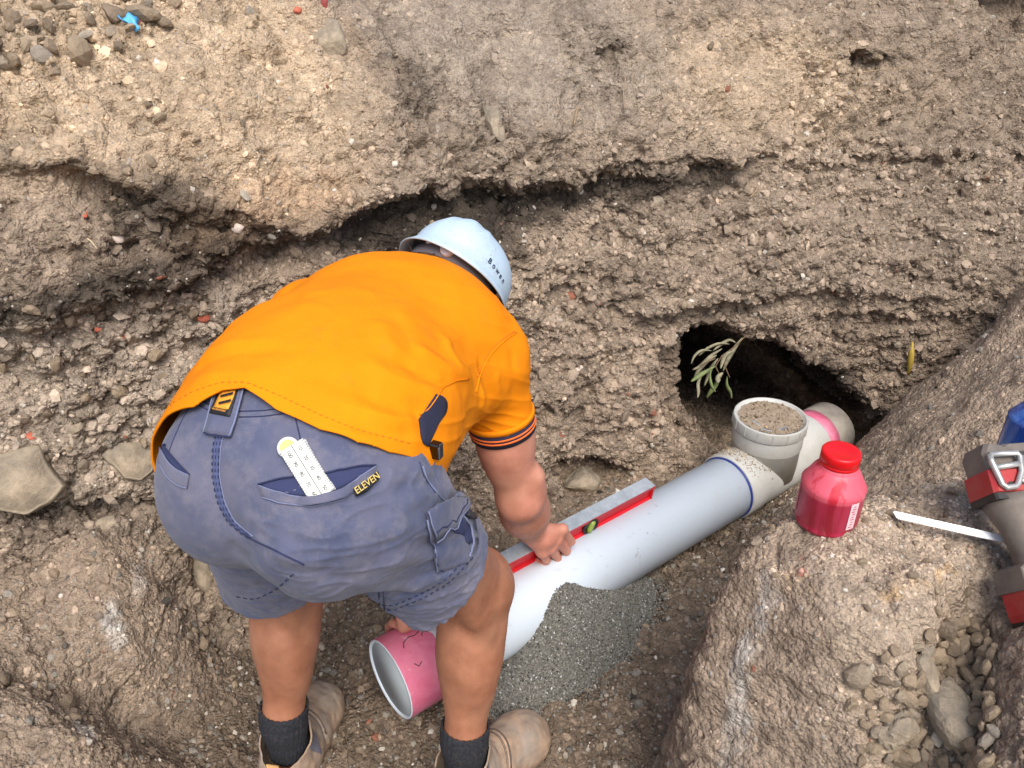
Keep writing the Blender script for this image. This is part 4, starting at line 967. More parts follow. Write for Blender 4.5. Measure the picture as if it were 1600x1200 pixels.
V, F = prism([(-.024, -.010), (-.020, .020), (.0, .030), (.016, .028), (.020, .0), (.010, -.022), (-.012, -.026)], shoe_p + sr * .002 - bn * .001, unit(arr((0, .45, .9)) - sr * (arr((0, .45, .9)) @ sr)), np.cross(sr, unit(arr((0, .45, .9)) - sr * (arr((0, .45, .9)) @ sr))), sr, .007, .0015); recalc(obj('saw_shoe', V, F, plain('worn_steel', srgb(128, 122, 116), .5, .4, var=.2, scale=40), saw, smooth=False))
V, F = tube([shoe_p + sr * .012, shoe_p + sr * .04, shoe_p + sr * .09, shoe_p + sr * .11], [.014, .02, .026, .03], 20); obj('nose', V, F, dk, saw)
V, F = tube([shoe_p + sr * .105 + arr((0, 0, -.004)), shoe_p + sr * .13, shoe_p + sr * .22, shoe_p + sr * .30, shoe_p + sr * .32], [.03, .038, .042, .04, .03], 20); obj('saw_body', V, F, tr, saw)
V, F = tube([shoe_p + sr * .31 + arr((0, 0, .005)), shoe_p + sr * .38 + arr((0, .0, .01)), shoe_p + sr * .42 + arr((0, -.03, 0)), shoe_p + sr * .43 + arr((0, -.07, -.01))], [.03, .022, .022, .028], 18); obj('saw_handle', V, F, tg, saw)
# ================================================================ the man bending over the pipe
rgt = unit((.906, -.42, 0)); bck = arr((-.42, -.906, 0)); lat = unit((.955, -.295, 0)); spn = unit((.27, .95, .03))
AL, AR = arr((-.408, .942, -1.30)), arr((-.083, .902, -1.30))
KL, KR = arr((-.372, .995, -.945)), arr((-.060, .966, -.945))
PC = arr((-.256, .818, -.590)); HL, HR = PC - .084 * rgt, PC + .086 * rgt
SR, ER, WR = arr((-.040, 1.150, -.622)), arr((.0135, 1.150, -.900)), P(829, 829, 1.640)
SL, EL, WL = arr((-.345, 1.235, -.590)), arr((-.335, 1.235, -.850)), arr((-.212, 1.125, -1.095))
hup = unit((.50, .70, .50)); hfw = unit(arr((.15, .75, -.62)) - hup * (arr((.15, .75, -.62)) @ hup))
NB, HD = arr((-.160, 1.265, -.600)), P(714, 434, 1.42) - hup * .050; hlt = np.cross(hfw, hup)   # crown, face, side

def legs(p, o=0.0):
    d = None
    for H, K, A, s in ((HL, KL, AL, -1), (HR, KR, AR, 1)):
        sh = unit(A - K); calf = K + (A - K) * .36 + bck * .016; side = unit(np.cross(sh, bck))
        e = smin(cone(p, H, K + (H - K) * .12, .080, .060), cone(p, K, K + (A - K) * .3, .054, .050), .04)
        e = smin(e, ell(p, K - bck * .012, (.054, .052, .06)), .03)                       # knee
        e = smin(e, cone(p, K + (A - K) * .2, A + (0, 0, .06), .047, .034), .03)
        e = smin(e, ell(p, calf + side * .014, (.036, .043, .110)), .022); e = smin(e, ell(p, calf - side * .016, (.036, .043, .098)), .022)
        for q in (1, -1):                                                                   # hamstring tendons at the back of the knee
            e = smin(e, cone(p, K + (H - K) * .32 + bck * .044 + side * .030 * q, K + (A - K) * .10 + bck * .034 + side * .036 * q, .017, .011), .022)
        e = smin(e, cone(p, A + (0, 0, .07), A - (0, 0, .05), .033, .032), .02)
        d = e if d is None else smin(d, e, .02)
    return d - o
def arm(p, S, E, W, o=0.0):
    e = smin(cone(p, S, S + (E - S) * .55, .046, .040), cone(p, S + (E - S) * .4, E, .041, .036), .03)
    f = unit(W - E); ch = unit(np.cross(f, (0, 0, 1)))
    e = smin(e, ell(p, S + (E - S) * .55 + bck * .004, (.041, .041, .085)), .03)
    e = smin(e, cone(p, E, E + (W - E) * .45, .038, .041), .03); e = smin(e, cone(p, E + (W - E) * .35, W, .040, .026), .035)
    e = smin(e, ell(p, E + bck * .016 + arr((0, 0, -.006)), (.018, .018, .024)), .022)      # elbow point
    e = smin(e, cone(p, E + ch * .024 + arr((0, 0, .05)), E + (W - E) * .5 + ch * .014, .020, .020), .025)
    return e - o
# ---- hands
HSC = .92
def chain(p, pts, rs):
    d = None
    for a, b, ra, rb_ in zip(pts[:-1], pts[1:], rs[:-1], rs[1:]):
        e = cone(p, a, b, ra, rb_); d = e if d is None else smin(d, e, .004)
    return d
def sl(p): q = p - LB; return arr([q @ PD, q @ LU, q @ LS])
MCP = [onside(x, y, w) for x, y, w in ((878, 828, .030), (870, 844, .034), (860, 856, .035), (847, 863, .034))]
PIP = [onside(x, y, w) for x, y, w in ((892, 846, .036), (885, 861, .038), (871, 872, .038), (854, 876, .036))]
FNG = [[m_, q_, lp(sl(q_)[0] - .002, sl(q_)[1] - .014, .028), lp(sl(q_)[0] - .006, max(.012, sl(q_)[1] - .018), .016)] for m_, q_ in zip(MCP, PIP)]
FR = [(.0125, .0098, .0088, .0078), (.0128, .0100, .0090, .0080), (.0122, .0096, .0086, .0077), (.0112, .0086, .0078, .0070)]
_k = sl(MCP[0])[0]; THB = [WR + arr((.006, .014, -.010)), lp(_k - .028, .062, -.010), lp(_k - .004, .050, -.030), lp(_k + .012, .026, -.029)]
def hand_r(p):
    d = None
    for m_ in MCP:
        e = cone(p, WR + (m_ - WR) * .05, m_, .0185, .0125); d = e if d is None else smin(d, e, .012)
    pc = (WR + sum(MCP) / 4) / 2; d = smin(d, ell(p, pc + LU * -.004, (.030, .026, .022)), .012)
    f = None
    for pts, rs in zip(FNG, FR):
        e = chain(p, pts, [r * .94 for r in rs]); f = e if f is None else np.minimum(f, e)
    for m_ in MCP: d = smin(d, np.linalg.norm(p - m_ - LU * .002 - LS * .001, axis=1) - .0128, .006)
    d = smin(d, f, .0025); return smin(d, chain(p, THB, (.016, .0125, .0105, .0085)), .008)
# the other hand steadies the end of the pipe
M2 = [along(.080 + k, PR + .016, -.05 - .05 * j) for j, k in enumerate((.034, .012, -.010, -.030))]
F2 = [[m_, along(.080 + k * 1.15, PR + .013, -.62), along(.080 + k * 1.12, PR + .010, -1.0), along(.080 + k * 1.08, PR + .008, -1.28)] for m_, k in zip(M2, (.034, .012, -.010, -.030))]
TH2 = [WL + arr((.005, .0, -.012)), along(.115, PR + .017, .22), along(.145, PR + .013, .32), along(.165, PR + .010, .36)]
def hand_l(p):
    d = None
    for m_ in M2:
        e = cone(p, WL, m_, .0185, .0125); d = e if d is None else smin(d, e, .012)
    f = None
    for pts, rs in zip(F2, FR):
        e = chain(p, pts, rs); f = e if f is None else np.minimum(f, e)
    d = smin(d, f, .005); return smin(d, chain(p, TH2, (.016, .0125, .0105, .0085)), .008)
RIB = PC + spn * .27 + arr((-.022, 0, .008)); AXT = np.stack([lat, spn, np.cross(lat, spn)])
def torso(p, o=0.0):
    d = ell(p, RIB, (.155, .225, .112), AXT)
    d = smin(d, ell(p, PC + spn * .09 + arr((0, 0, .035)), (.150, .15, .115), AXT), .08)
    d = smin(d, ell(p, RIB + spn * .08 + arr((.005, 0, -.005)), (.150, .12, .095), AXT), .06)
    d = smin(d, ell(p, PC + spn * .15 - lat * .05 + arr((0, 0, .015)), (.125, .22, .105), AXT), .06)
    d = smin(d, cone(p, SR - (SR - SL) * .02, RIB + spn * .08 + lat * .05, .056, .085), .06)
    d = smin(d, cone(p, SL, RIB + spn * .08 - lat * .05, .056, .085), .06)
    return d - o
def pelvis(p, o=0.0):
    d = ell(p, PC + bck * .010 + arr((0, 0, .015)), (.136, .120, .120), np.stack([rgt, -bck, arr((0, 0, 1.))]))
    for s in (-1, 1):
        d = smin(d, ell(p, PC + rgt * (.066 * s + .004) + bck * .050 - arr((0, 0, .008)), (.087, .096, .104), np.stack([rgt, -bck, arr((0, 0, 1.))])), .035)
    return d - o
def headsd(p):
    A = np.stack([hlt, hfw, hup])
    d = ell(p, HD + hup * .015, (.074, .094, .108), A)
    d = smin(d, ell(p, HD - hup * .065 + hfw * .035, (.055, .062, .060), A), .03)               # jaw
    d = smin(d, cone(p, HD + hfw * .094 + hup * .005, HD + hfw * .112 - hup * .030, .008, .014), .012)   # nose
    for s in (-1, 1):
        d = smin(d, ell(p, HD + hlt * .076 * s - hup * .012 - hfw * .008, (.010, .018, .030), A), .008)
        d = smin(d, ell(p, HD + hlt * .032 * s + hfw * .088 + hup * .006, (.013, .008, .009), A), .006)
    d = smin(d, ell(p, HD + hfw * .092 - hup * .058, (.024, .008, .008), A), .006)
    return smin(d, cone(p, NB - spn * .05, HD - hup * .07 - hfw * .01, .062, .055), .03)
def local(p, c, R, fn):
    L = np.linalg.norm(p - c, axis=1); m = L < R; out = L - R * .55
    if m.any(): out[m] = fn(p[m])
    return out
def body(p):
    d = smin(torso(p, -.016), pelvis(p, -.016), .05); d = smin(d, legs(p), .04)
    d = smin(d, local(p, ER, .42, lambda q: arm(q, SR, ER, WR)), .03); d = smin(d, local(p, EL, .42, lambda q: arm(q, SL, EL, WL)), .03)
    d = smin(d, local(p, HD, .27, headsd), .02)
    d = smin(d, local(p, sum(MCP) / 4, .15, hand_r), .010); return smin(d, local(p, sum(M2) / 4, .17, hand_l), .010)
skin = NT('skin'); at = skin.n('ShaderNodeAttribute', attribute_name='Col').outputs['Color']; nz = skin.noise(26, 5, .6); n2 = skin.noise(240, 3, .7); n3 = skin.noise(9, 3, .5)
sc_ = skin.mix(1.0, at, skin.ramp(nz.outputs['Fac'], [(.3, (.78, .70, .66)), (.7, (1.14, 1.14, 1.14))]), 'MULTIPLY')
sc_ = skin.mix(skin.ramp(n3.outputs['Fac'], [(.5, (0, 0, 0)), (.75, (.4, .4, .4))]), sc_, srgb(184, 146, 118)); skin.base(sc_)
skin.bump(n2.outputs['Fac'], .18, .0015); skin.set(Roughness=.55, Subsurface_Weight=.06, Subsurface_Scale=.01); skin.b.inputs['Subsurface Radius'].default_value = (1, .35, .2); skin = skin.m
BV, BQ = surface_nets(body, (-.60, .55, -1.42), (.20, 1.55, -.35), .0030)
BV = relax(BV, BQ, 2, .4)
c_leg, c_arm = arr(srgb(170, 116, 88)), arr(srgb(196, 136, 114))
w = sstep(BV[:, 1] - 1.03 + .6 * np.maximum(0, -.75 - BV[:, 2]) * 0, 0, .06)[:, None]; bc = c_leg * (1 - w) + c_arm * w
elb = np.exp(-((BV - (ER + bck * .03)) ** 2).sum(1) / .035 ** 2)[:, None]; bc = bc * (1 - elb * arr((.0, .07, .08)))
wr = np.exp(-((BV - MCP[1]) ** 2).sum(1) / .06 ** 2)[:, None]; bc = bc * (1 - wr * arr((.02, .10, .08)))
man = obj('person', BV, BQ, skin, col=bc, base=PC * (1, 1, 0) + arr((0, 0, -1.39)))
tag(man, 'man in orange shirt, blue work shorts and white hard hat bending over the pipe', 'person')

hr_ = np.random.default_rng(31); BN = normals_of(BV, BQ); zz = BV[:, 2]
cand = np.where(((zz < -.86) & (zz > -1.24) & (BV[:, 1] < 1.06)) | ((zz < -.93) & (zz > -1.06) & (BV[:, 1] > 1.08) & (BV[:, 0] > -.05)))[0]
pick = hr_.choice(cand, 3200); hp = BV[pick] + hr_.normal(size=(3200, 3)) * .001; dn = arr((0, 0, -1.)) + BN[pick] * .75 + hr_.normal(size=(3200, 3)) * .45; dn /= np.linalg.norm(dn, axis=1)[:, None]
sd_h = np.cross(dn, BN[pick]); sd_h /= np.maximum(np.linalg.norm(sd_h, axis=1), 1e-6)[:, None]; ln_ = hr_.uniform(.006, .013, (3200, 1))
HVt = np.stack([hp - sd_h * .00016, hp + sd_h * .00016, hp + dn * ln_], 1).reshape(-1, 3)
tag(obj('body_hair', HVt, np.arange(9600).reshape(-1, 3), plain('body_hair', srgb(150, 112, 76), .6), man, smooth=False), kind='stuff')

# ---- shorts
def gusset(p): return cone(p, PC - arr((0, 0, .11)) + bck * .015, PC - arr((0, 0, .13)) - bck * .03, .05, .05)
def shorts_sd(p):
    d = pelvis(p, .006)
    d = smin(d, ell(p, PC + spn * .08 + arr((0, 0, .025)), (.138, .12, .108), AXT) - .003, .06)
    for H, K, ex, en in ((HL, KL, .094, .088), (HR, KR, .089, .083)):
        d = smin(d, cone(p, H - arr((0, 0, .02)), K + (K - H) * .05 + bck * .020, ex, en), .045)
    return smin(d, gusset(p), .03)
def outer(sd): # first point seen from the eye on an implicit surface
    return lambda x, y: bisect(sd, np.zeros(3), ray(x, y), .45, 1.9)
def gradn(sd, p, e=.002):
    p = arr(p); g = arr([sd((p + d)[None])[0] - sd((p - d)[None])[0] for d in np.eye(3) * e]); return unit(g)
def folds(V, N, items):
    D = np.zeros(len(V))
    for L, amp, wid in items:
        L = arr(L); best = np.full(len(V), 9.0); tt = np.zeros(len(V)); n = len(L) - 1
        for i in range(n):
            e = L[i + 1] - L[i]; t = np.clip((V - L[i]) @ e / max(e @ e, 1e-9), 0, 1); d = np.linalg.norm(V - L[i] - t[:, None] * e, axis=1)
            m = d < best; best[m] = d[m]; tt[m] = (i + t[m]) / n
        D += amp * np.exp(-(best / wid) ** 2) * np.clip(np.sin(np.pi * np.clip(tt, .02, .98)) * 1.6, 0, 1)
    return D
onS = outer(shorts_sd)
SV, SQ = surface_nets(shorts_sd, (-.52, .58, -1.06), (.12, 1.14, -.40), .0048)
SV = relax(SV, SQ, 2, .4); SV, SQ = subdivide(SV, SQ); SV = relax(SV, SQ, 1, .5); SNm = normals_of(SV, SQ)
def spx(pts, f): return [f(x, y) for x, y in pts]
sf = []
for pts, a, w_ in (([(560, 830), (640, 820), (700, 800)], .004, .012), ([(590, 870), (660, 868), (730, 838)], .005, .012), ([(540, 905), (620, 915), (700, 895), (750, 850)], .006, .012), ([(570, 925), (640, 930), (700, 912)], -.004, .010),
                   ([(600, 800), (660, 770), (720, 760)], .004, .012), ([(590, 745), (640, 740), (680, 730)], .004, .012), ([(610, 770), (650, 760), (690, 748)], -.003, .009), ([(480, 880), (540, 905), (580, 930)], -.006, .016),
                   ([(390, 880), (430, 870), (470, 850)], .005, .016), ([(370, 915), (410, 920), (450, 900)], -.004, .014), ([(350, 850), (380, 870), (420, 860)], -.005, .016), ([(660, 690), (672, 720), (690, 760)], -.004, .010),
                   ([(445, 800), (520, 835), (600, 850)], .004, .022), ([(420, 840), (470, 870), (520, 890)], .004, .018), ([(330, 700), (335, 760), (350, 810), (400, 850)], -.006, .018),
                   ([(600, 800), (620, 850), (600, 900)], .004, .016), ([(640, 850), (690, 850), (735, 830)], -.004, .009), ([(650, 830), (690, 826), (728, 808)], .004, .008)): sf.append((spx(pts, onS), a, w_))
fw_ = np.stack([SV @ rgt, SV @ bck * 1.2, SV[:, 2] * 1.0], 1)
ridge = lambda q, sc, o_: (1 - np.abs(perlin(q / sc + o_))) ** 4
thg = sstep(-SV[:, 2], .66, .80); rgtside = sstep((SV - PC) @ rgt, .0, .08)
SD = folds(SV, SNm, sf) + .0014 * fbm(fw_, .07, 2, off=2) + (.0042 * ridge(SV * (1, 1, 2.4), .065, 3) + .0026 * ridge(SV * (1, 1, 2.2), .032, 9)) * (.12 + .85 * thg * (.4 + .6 * rgtside)) + .0022 * rgtside * ridge(np.stack([SV[:, 0] + SV[:, 2], SV[:, 1], SV[:, 2] * 2.6], 1), .05, 15)
SV = SV + SNm * SD[:, None]
dR, dL = unit(KR - HR), unit(KL - HL)
def shorts_hem(p):
    tR, tL = ((p - HR) @ dR), ((p - HL) @ dL); right = (p - PC) @ rgt > .0 + .0 * p[:, 2]
    low = p[:, 2] < -.72
    lim = np.where(right, .300 - tR + .03 * ((p - HR) @ bck) - .72 * ((p - HR) @ rgt), .292 - tL + .10 * ((p - HL) @ bck) - .22 * ((p - HL) @ rgt))
    top = .135 - (p - PC) @ spn
    return np.minimum(np.where(low, lim, .1), top)
SV2, SF2 = clip_mesh(SV, SQ, shorts_hem(SV))
cloth = NT('shorts_cotton'); at = cloth.coord(); nz = cloth.noise(11, 5, .6); n2 = cloth.noise(30, 6, .75); n5 = cloth.noise(900, 2, .5)
wv = cloth.n('ShaderNodeTexWave', wave_type='BANDS', bands_direction='DIAGONAL'); wv.inputs['Scale'].default_value = 420; wv.inputs['Distortion'].default_value = 1.5; cloth.link(at, wv.inputs['Vector'])
cb = cloth.mix(cloth.ramp(nz.outputs['Fac'], [(.38, (0, 0, 0)), (.66, (1, 1, 1))]), srgb(82, 89, 114), srgb(113, 112, 128))
cb = cloth.mix(cloth.ramp(n2.outputs['Fac'], [(.48, (0, 0, 0)), (.74, (.55, .55, .55))]), cb, srgb(148, 142, 144))
cb = cloth.mix(cloth.math('MULTIPLY', n5.outputs['Fac'], .4), cb, srgb(66, 72, 104)); cloth.base(cb)
cloth.bump(cloth.math('ADD', cloth.math('MULTIPLY', wv.outputs['Fac'], .5), cloth.math('ADD', n5.outputs['Fac'], cloth.math('MULTIPLY', n2.outputs['Fac'], 2.0))), .30, .0012)
cloth.set(Roughness=.9, Specular_IOR_Level=.15, Sheen_Weight=.15); cloth = cloth.m
def garment(name, V, F, mat, thick):
    o = obj(name, V, F, mat, man); md = o.modifiers.new('solid', 'SOLIDIFY'); md.thickness = thick; md.offset = -1; return o
shorts = garment('shorts', SV2, SF2, cloth, .0022)
seam_d = plain('dark_stitch', srgb(44, 50, 84), .9); seam_l = plain('pale_piping', srgb(118, 124, 152), .9); seam_b = plain('seam_cloth', srgb(78, 86, 122), .9, var=.2, scale=200)
from mathutils.bvhtree import BVHTree
class Skin3:               # ray lookup on a finished garment mesh
    def __init__(s, V, F): s.t = BVHTree.FromPolygons([tuple(v) for v in V], [list(map(int, f)) for f in F])
    def __call__(s, x, y):
        d = unit(ray(x, y)); h = s.t.ray_cast(Vector((0, 0, 0)), Vector(d))
        if h[0] is None: h = s.t.find_nearest(Vector(d * 1.0))
        n = arr(h[1]); n = n if n @ d < 0 else -n
        return arr(h[0]), n
    def near(s, p):
        h = s.t.find_nearest(Vector(p)); return arr(h[0]), arr(h[1])
def dense(pts, n):
    pts = arr(pts); L = np.concatenate([[0], np.cumsum(np.linalg.norm(np.diff(pts, axis=0), axis=1))]); q = np.linspace(0, L[-1], n)
    c = np.stack([np.interp(q, L, pts[:, k]) for k in (0, 1)], 1)
    if n > 8:
        for _ in range(2): c[1:-1] = (c[:-2] + 2 * c[1:-1] + c[2:]) / 4
    return c
def seam(name, S, pts, r, mat, parent, lift=.0, n=None, dash=0):
    n = n or max(8, int(np.linalg.norm(np.diff(arr(pts), axis=0), axis=1).sum() / 5)); Q = [S(x, y) for x, y in dense(pts, n)]
    L = [p + q * lift for p, q in Q]
    if dash:
        parts = []
        for i in range(0, n - 1, 2): parts.append(tube([L[i], (L[i] + L[i + 1]) / 2 + Q[i][1] * r * .3, L[i + 1]], r, 5))
        V, F = join(parts)
    else: V, F = tube(L, r, 6)
    o = obj(name, V, F, mat, parent)
    return tag(o, kind='stuff') if dash else o
def patch(name, S, pts, lift, mat, parent, n=12, thick=.0015):
    lf = lift if callable(lift) else (lambda x, y: lift)
    """a piece of cloth laid on the garment: quad outline given by two edges (lists of picture points), filled between"""
    A, B = dense(pts[0], n), dense(pts[1], n); V = []; m = 6
    for j in range(m):
        for i in range(n):
            xy = A[i] + (B[i] - A[i]) * j / (m - 1); p, q = S(*xy); V.append(p + q * lf(*xy))
    F = [[j * n + i, j * n + i + 1, (j + 1) * n + i + 1, (j + 1) * n + i] for j in range(m - 1) for i in range(n - 1)]
    o = obj(name, V, F, mat, parent)
    N = normals_of(arr(V), np.array(F)); 
    if (N @ unit(arr(V).mean(0))).mean() > 0:
        me = o.data; me.flip_normals()
    md = o.modifiers.new('solid', 'SOLIDIFY'); md.thickness = thick; md.offset = 0; return o
S_sh = Skin3(SV2, SF2)
# centre back seam, yoke and side seams
cs_ = [(347, 640), (343, 662), (334, 700), (333, 745), (341, 785), (357, 815), (385, 838)]
patch('back_seam', S_sh, (cs_, [(x + 9, y + 1) for x, y in cs_]), .0006, seam_b, shorts, 26, .0010)
for dx, m_ in ((-1, seam_d), (4, seam_d), (9, seam_d)): seam('stitching', S_sh, [(x + dx, y) for x, y in cs_], .0006, m_, shorts, .0012, dash=1)
seam('piping', S_sh, [(x + 11, y) for x, y in cs_], .0008, seam_l, shorts, .0008)
seam('inner_seam', S_sh, [(385, 838), (420, 855), (450, 870), (475, 882)], .0011, seam_d, shorts, .0004)
for pts in ([(300, 632), (285, 655), (270, 690), (262, 712)], [(462, 655), (468, 680), (474, 706)], [(655, 722), (662, 745), (680, 770)]): seam('panel_seam', S_sh, pts, .0008, seam_d, shorts, .0002)
for off in (0, 9): seam('waistband_stitching', S_sh, [(306 , 622 + off), (330, 634 + off), (346, 640 + off)], .0007, seam_d, shorts, .0006); seam('waistband_stitching', S_sh, [(374, 643 + off), (410, 642 + off), (450, 637 + off)], .0007, seam_d, shorts, .0006)
# pockets: dark slit, welt below
slit = plain('pocket_slit', srgb(52, 58, 92), .95)
def pocket(up, low, low2, nm='back_pocket'):
    pk = patch(nm, S_sh, (up, low), .0004, slit, shorts, 16, .0006)
    patch('pocket_welt', S_sh, (low, low2), lambda x, y: .0016 + .0085 * float(sstep(arr([x]), 470, 484)[0] * (1 - sstep(arr([x]), 528, 560)[0])), cloth, pk, 16, .0022)
    for L_, m_, r_ in ((up, seam_d, .0010), (low, seam_l, .0008), (low2, seam_l, .0008)): seam('pocket_edge', S_sh, L_, r_, m_, pk, .0024)
    return pk
pkR = pocket([(405, 757), (440, 747), (500, 741), (560, 728), (586, 727)], [(405, 758), (430, 768), (484, 779), (530, 767), (586, 728)], [(410, 776), (440, 786), (486, 792), (535, 782), (588, 740)])
pkL = pocket([(253, 692), (268, 710), (284, 728), (297, 741)], [(252, 700), (264, 722), (280, 736), (297, 742)], [(250, 722), (262, 744), (278, 758), (294, 762)])
# belt loop with label
lab_k = plain('label_black', (.012, .012, .014), .6); lab_y = plain('label_yellow', srgb(232, 158, 48), .6)
bl = patch('belt_loop', S_sh, ([(341, 604), (337, 622), (332, 645), (324, 678)], [(386, 604), (379, 632), (372, 660), (364, 684)]), .0045, cloth, shorts, 10, .002)
seam('loop_edge', S_sh, [(341, 606), (332, 645), (324, 677)], .0009, seam_l, bl, .006); seam('loop_edge', S_sh, [(386, 606), (372, 660), (363, 683)], .0012, seam_l, bl, .006); seam('loop_edge', S_sh, [(324, 678), (345, 684), (364, 684)], .0009, seam_d, bl, .006)
lb_ = patch('loop_label', S_sh, ([(349, 604), (341, 630), (333, 650)], [(379, 606), (372, 630), (364, 655)]), .0064, lab_k, shorts, 8, .0012)
patch('label_field', S_sh, ([(352, 612), (347, 626), (340, 641)], [(375, 612), (370, 628), (362, 645)]), .0073, lab_y, lb_, 6, .0004)
# the two numerals lie sideways on the label
def on_label(name, S, c, ex, ey, s, h, mat, parent, lift, bold=.0):
    p, q = S(*c); px_, _ = S(c[0] + ex[0], c[1] + ex[1]); py_, _ = S(c[0] + ey[0], c[1] + ey[1])
    X = unit(px_ - p); Y = unit((py_ - p) - X * ((py_ - p) @ X)); 
    return text_mesh(s, p + np.cross(X, Y) * lift, X, Y, h, mat, name, parent, bold=bold)
on_label('lettering', S_sh, (361, 630), (4, -15), (-15, -4), '11', .021, lab_k, lb_, .0092, .035)
on_label('lettering', S_sh, (349, 647), (14, 3), (3, -14), 'WORKWEAR', .0034, lab_y, lb_, .0088, .01)
# pocket tag
pt_ = patch('pocket_label', S_sh, ([(549, 764), (566, 755), (586, 738)], [(552, 776), (568, 768), (588, 750)]), .0062, lab_k, shorts, 8, .0012)
on_label('lettering', S_sh, (568, 757), (18, -13), (-6, -9), 'EL E V EN'.replace(' ', ''), .0105, plain('label_gold', srgb(214, 186, 104), .6), pt_, .0078, .012)
# cargo pocket on the thigh
cg = patch('cargo_pocket', S_sh, ([(662, 800), (672, 840), (680, 893)], [(738, 812), (744, 850), (728, 878)]), .0035, cloth, shorts, 14, .003)
fp_ = patch('pocket_flap', S_sh, ([(658, 797), (690, 778), (720, 768)], [(674, 838), (706, 822), (727, 792)]), .0085, cloth, shorts, 14, .0030)
for L_ in ([(674, 838), (706, 822), (727, 792)], [(658, 797), (664, 818), (674, 838)], [(670, 829), (702, 814), (722, 786)]): seam('flap_edge', S_sh, L_, .0009, seam_d if L_[0][0] == 670 else seam_l, fp_, .0104)
seam('pocket_edge', S_sh, [(662, 812), (671, 845), (677, 870), (681, 893)], .0012, seam_l, cg, .0052); seam('pocket_edge', S_sh, [(669, 840), (676, 870), (687, 890)], .0008, seam_d, cg, .0054, dash=1)
seam('pocket_edge', S_sh, [(712, 805), (728, 818), (734, 845), (728, 872)], .0016, seam_l, cg, .0065); patch('pocket_mouth', S_sh, ([(700, 826), (716, 834), (726, 850)], [(712, 808), (728, 822), (733, 846)]), .0058, slit, cg, 8, .0008)
patch('flap_pull', S_sh, ([(722, 800), (728, 803), (734, 806)], [(720, 808), (727, 812), (733, 812)]), .010, plain('black_tab', (.03, .03, .035), .6), fp_, 6, .003)
seam('front_pocket_edge', S_sh, [(660, 728), (668, 752), (688, 776), (700, 790)], .0011, seam_l, shorts, .0004)
for L_ in ([(575, 950), (612, 954), (660, 935), (700, 912), (742, 868)], [(577, 943), (612, 947), (658, 928), (697, 905), (738, 862)]): seam('hem_stitching', S_sh, L_, .0009, seam_d, shorts, .0004, dash=1)
for L_ in ([(370, 932), (398, 937), (430, 922), (462, 893)],): seam('hem_stitching', S_sh, L_, .0009, seam_d, shorts, .0004, dash=1)

# ---- shirt
uR, uL = unit(ER - SR), unit(EL - SL)
def shirt_sd(p):
    d = torso(p, .008)
    d = smin(d, ell(p, PC + spn * .05 - lat * .012 + arr((0, 0, .022)), (.165, .20, .128), AXT), .05)
    d = smin(d, cone(p, RIB + spn * .05 + lat * .10 - arr((0, 0, .055)), PC + spn * .10 + lat * .060 - arr((0, 0, .04)), .066, .066), .05)
    d = smin(d, cone(p, RIB + spn * .05 - lat * .10 - arr((0, 0, .055)), PC + spn * .10 - lat * .085 - arr((0, 0, .05)), .075, .075), .05)
    pv = smin(pelvis(p, .006), ell(p, PC + spn * .08 + arr((0, 0, .025)), (.138, .12, .108), AXT) - .003, .06); d = smin(d, pv - .0100, .03)
    for S, E in ((SR, ER), (SL, EL)): d = smin(d, cone(p, S, S + (E - S) * .62, .058, .0535), .04)
    d = smin(d, cone(p, RIB + spn * .14, NB + spn * .015, .085, .066), .05)
    return d
onT = outer(shirt_sd)
TV, TQ = surface_nets(shirt_sd, (-.58, .62, -.88), (.12, 1.42, -.32), .0048)
TV = relax(TV, TQ, 2, .4); TV, TQ = subdivide(TV, TQ); TV = relax(TV, TQ, 1, .5); TNm = normals_of(TV, TQ)
tf = []
for pts, a, w_ in (([(735, 600), (700, 575), (670, 555), (640, 540)], .006, .011), ([(738, 605), (715, 570), (700, 545), (690, 520)], .005, .010), ([(730, 612), (690, 600), (650, 580), (610, 560)], -.006, .012), ([(700, 625), (650, 610), (600, 590), (560, 560)], .006, .014),
                   ([(680, 640), (640, 640), (590, 630), (540, 600)], -.005, .014), ([(655, 655), (620, 660), (560, 640)], .006, .014), ([(652, 675), (600, 680), (540, 655)], -.003, .012), ([(610, 490), (630, 520), (650, 560)], -.003, .014), ([(590, 500), (600, 530), (625, 560)], .004, .014),
                   ([(742, 560), (756, 590), (760, 640)], -.006, .009), ([(770, 580), (775, 610), (772, 645)], .004, .010), ([(795, 540), (800, 580), (800, 640)], -.003, .010), ([(748, 600), (750, 630), (752, 650)], .006, .008),
                   ([(290, 600), (350, 585), (430, 585)], .0045, .012), ([(280, 590), (330, 560), (400, 545), (480, 555)], -.004, .012), ([(300, 570), (360, 540), (440, 535)], .004, .010), ([(500, 420), (480, 460), (470, 500)], .003, .014), ([(650, 420), (640, 470), (600, 520)], .0025, .02), ([(450, 600), (520, 625), (590, 650)], .003, .016), ([(480, 470), (540, 450), (600, 455)], .002, .03),
                   ([(350, 520), (400, 480), (470, 440)], .003, .025)): tf.append((spx(pts, onT), a, w_))
TD = .85 * folds(TV, TNm, tf) + .0022 * sstep(TV @ lat, PC @ lat + .02, PC @ lat + .16) * (1 - np.abs(perlin(np.stack([TV @ unit((1, -.6, .5)), TV @ unit((.3, .5, 1)) * 3.2, TV[:, 0] * 0], 1) / .09))) ** 5 + .004 * fbm(TV, .16, 3, off=3) + .0012 * fbm(TV, .05, 2, off=13)
TV = TV + TNm * TD[:, None]
HN = unit((.58, .81, .05)); HP = arr((-.333, .812, -.485)) - HN * .050
SE = SR + (ER - SR) * .395; SEL = SL + (EL - SL) * .5
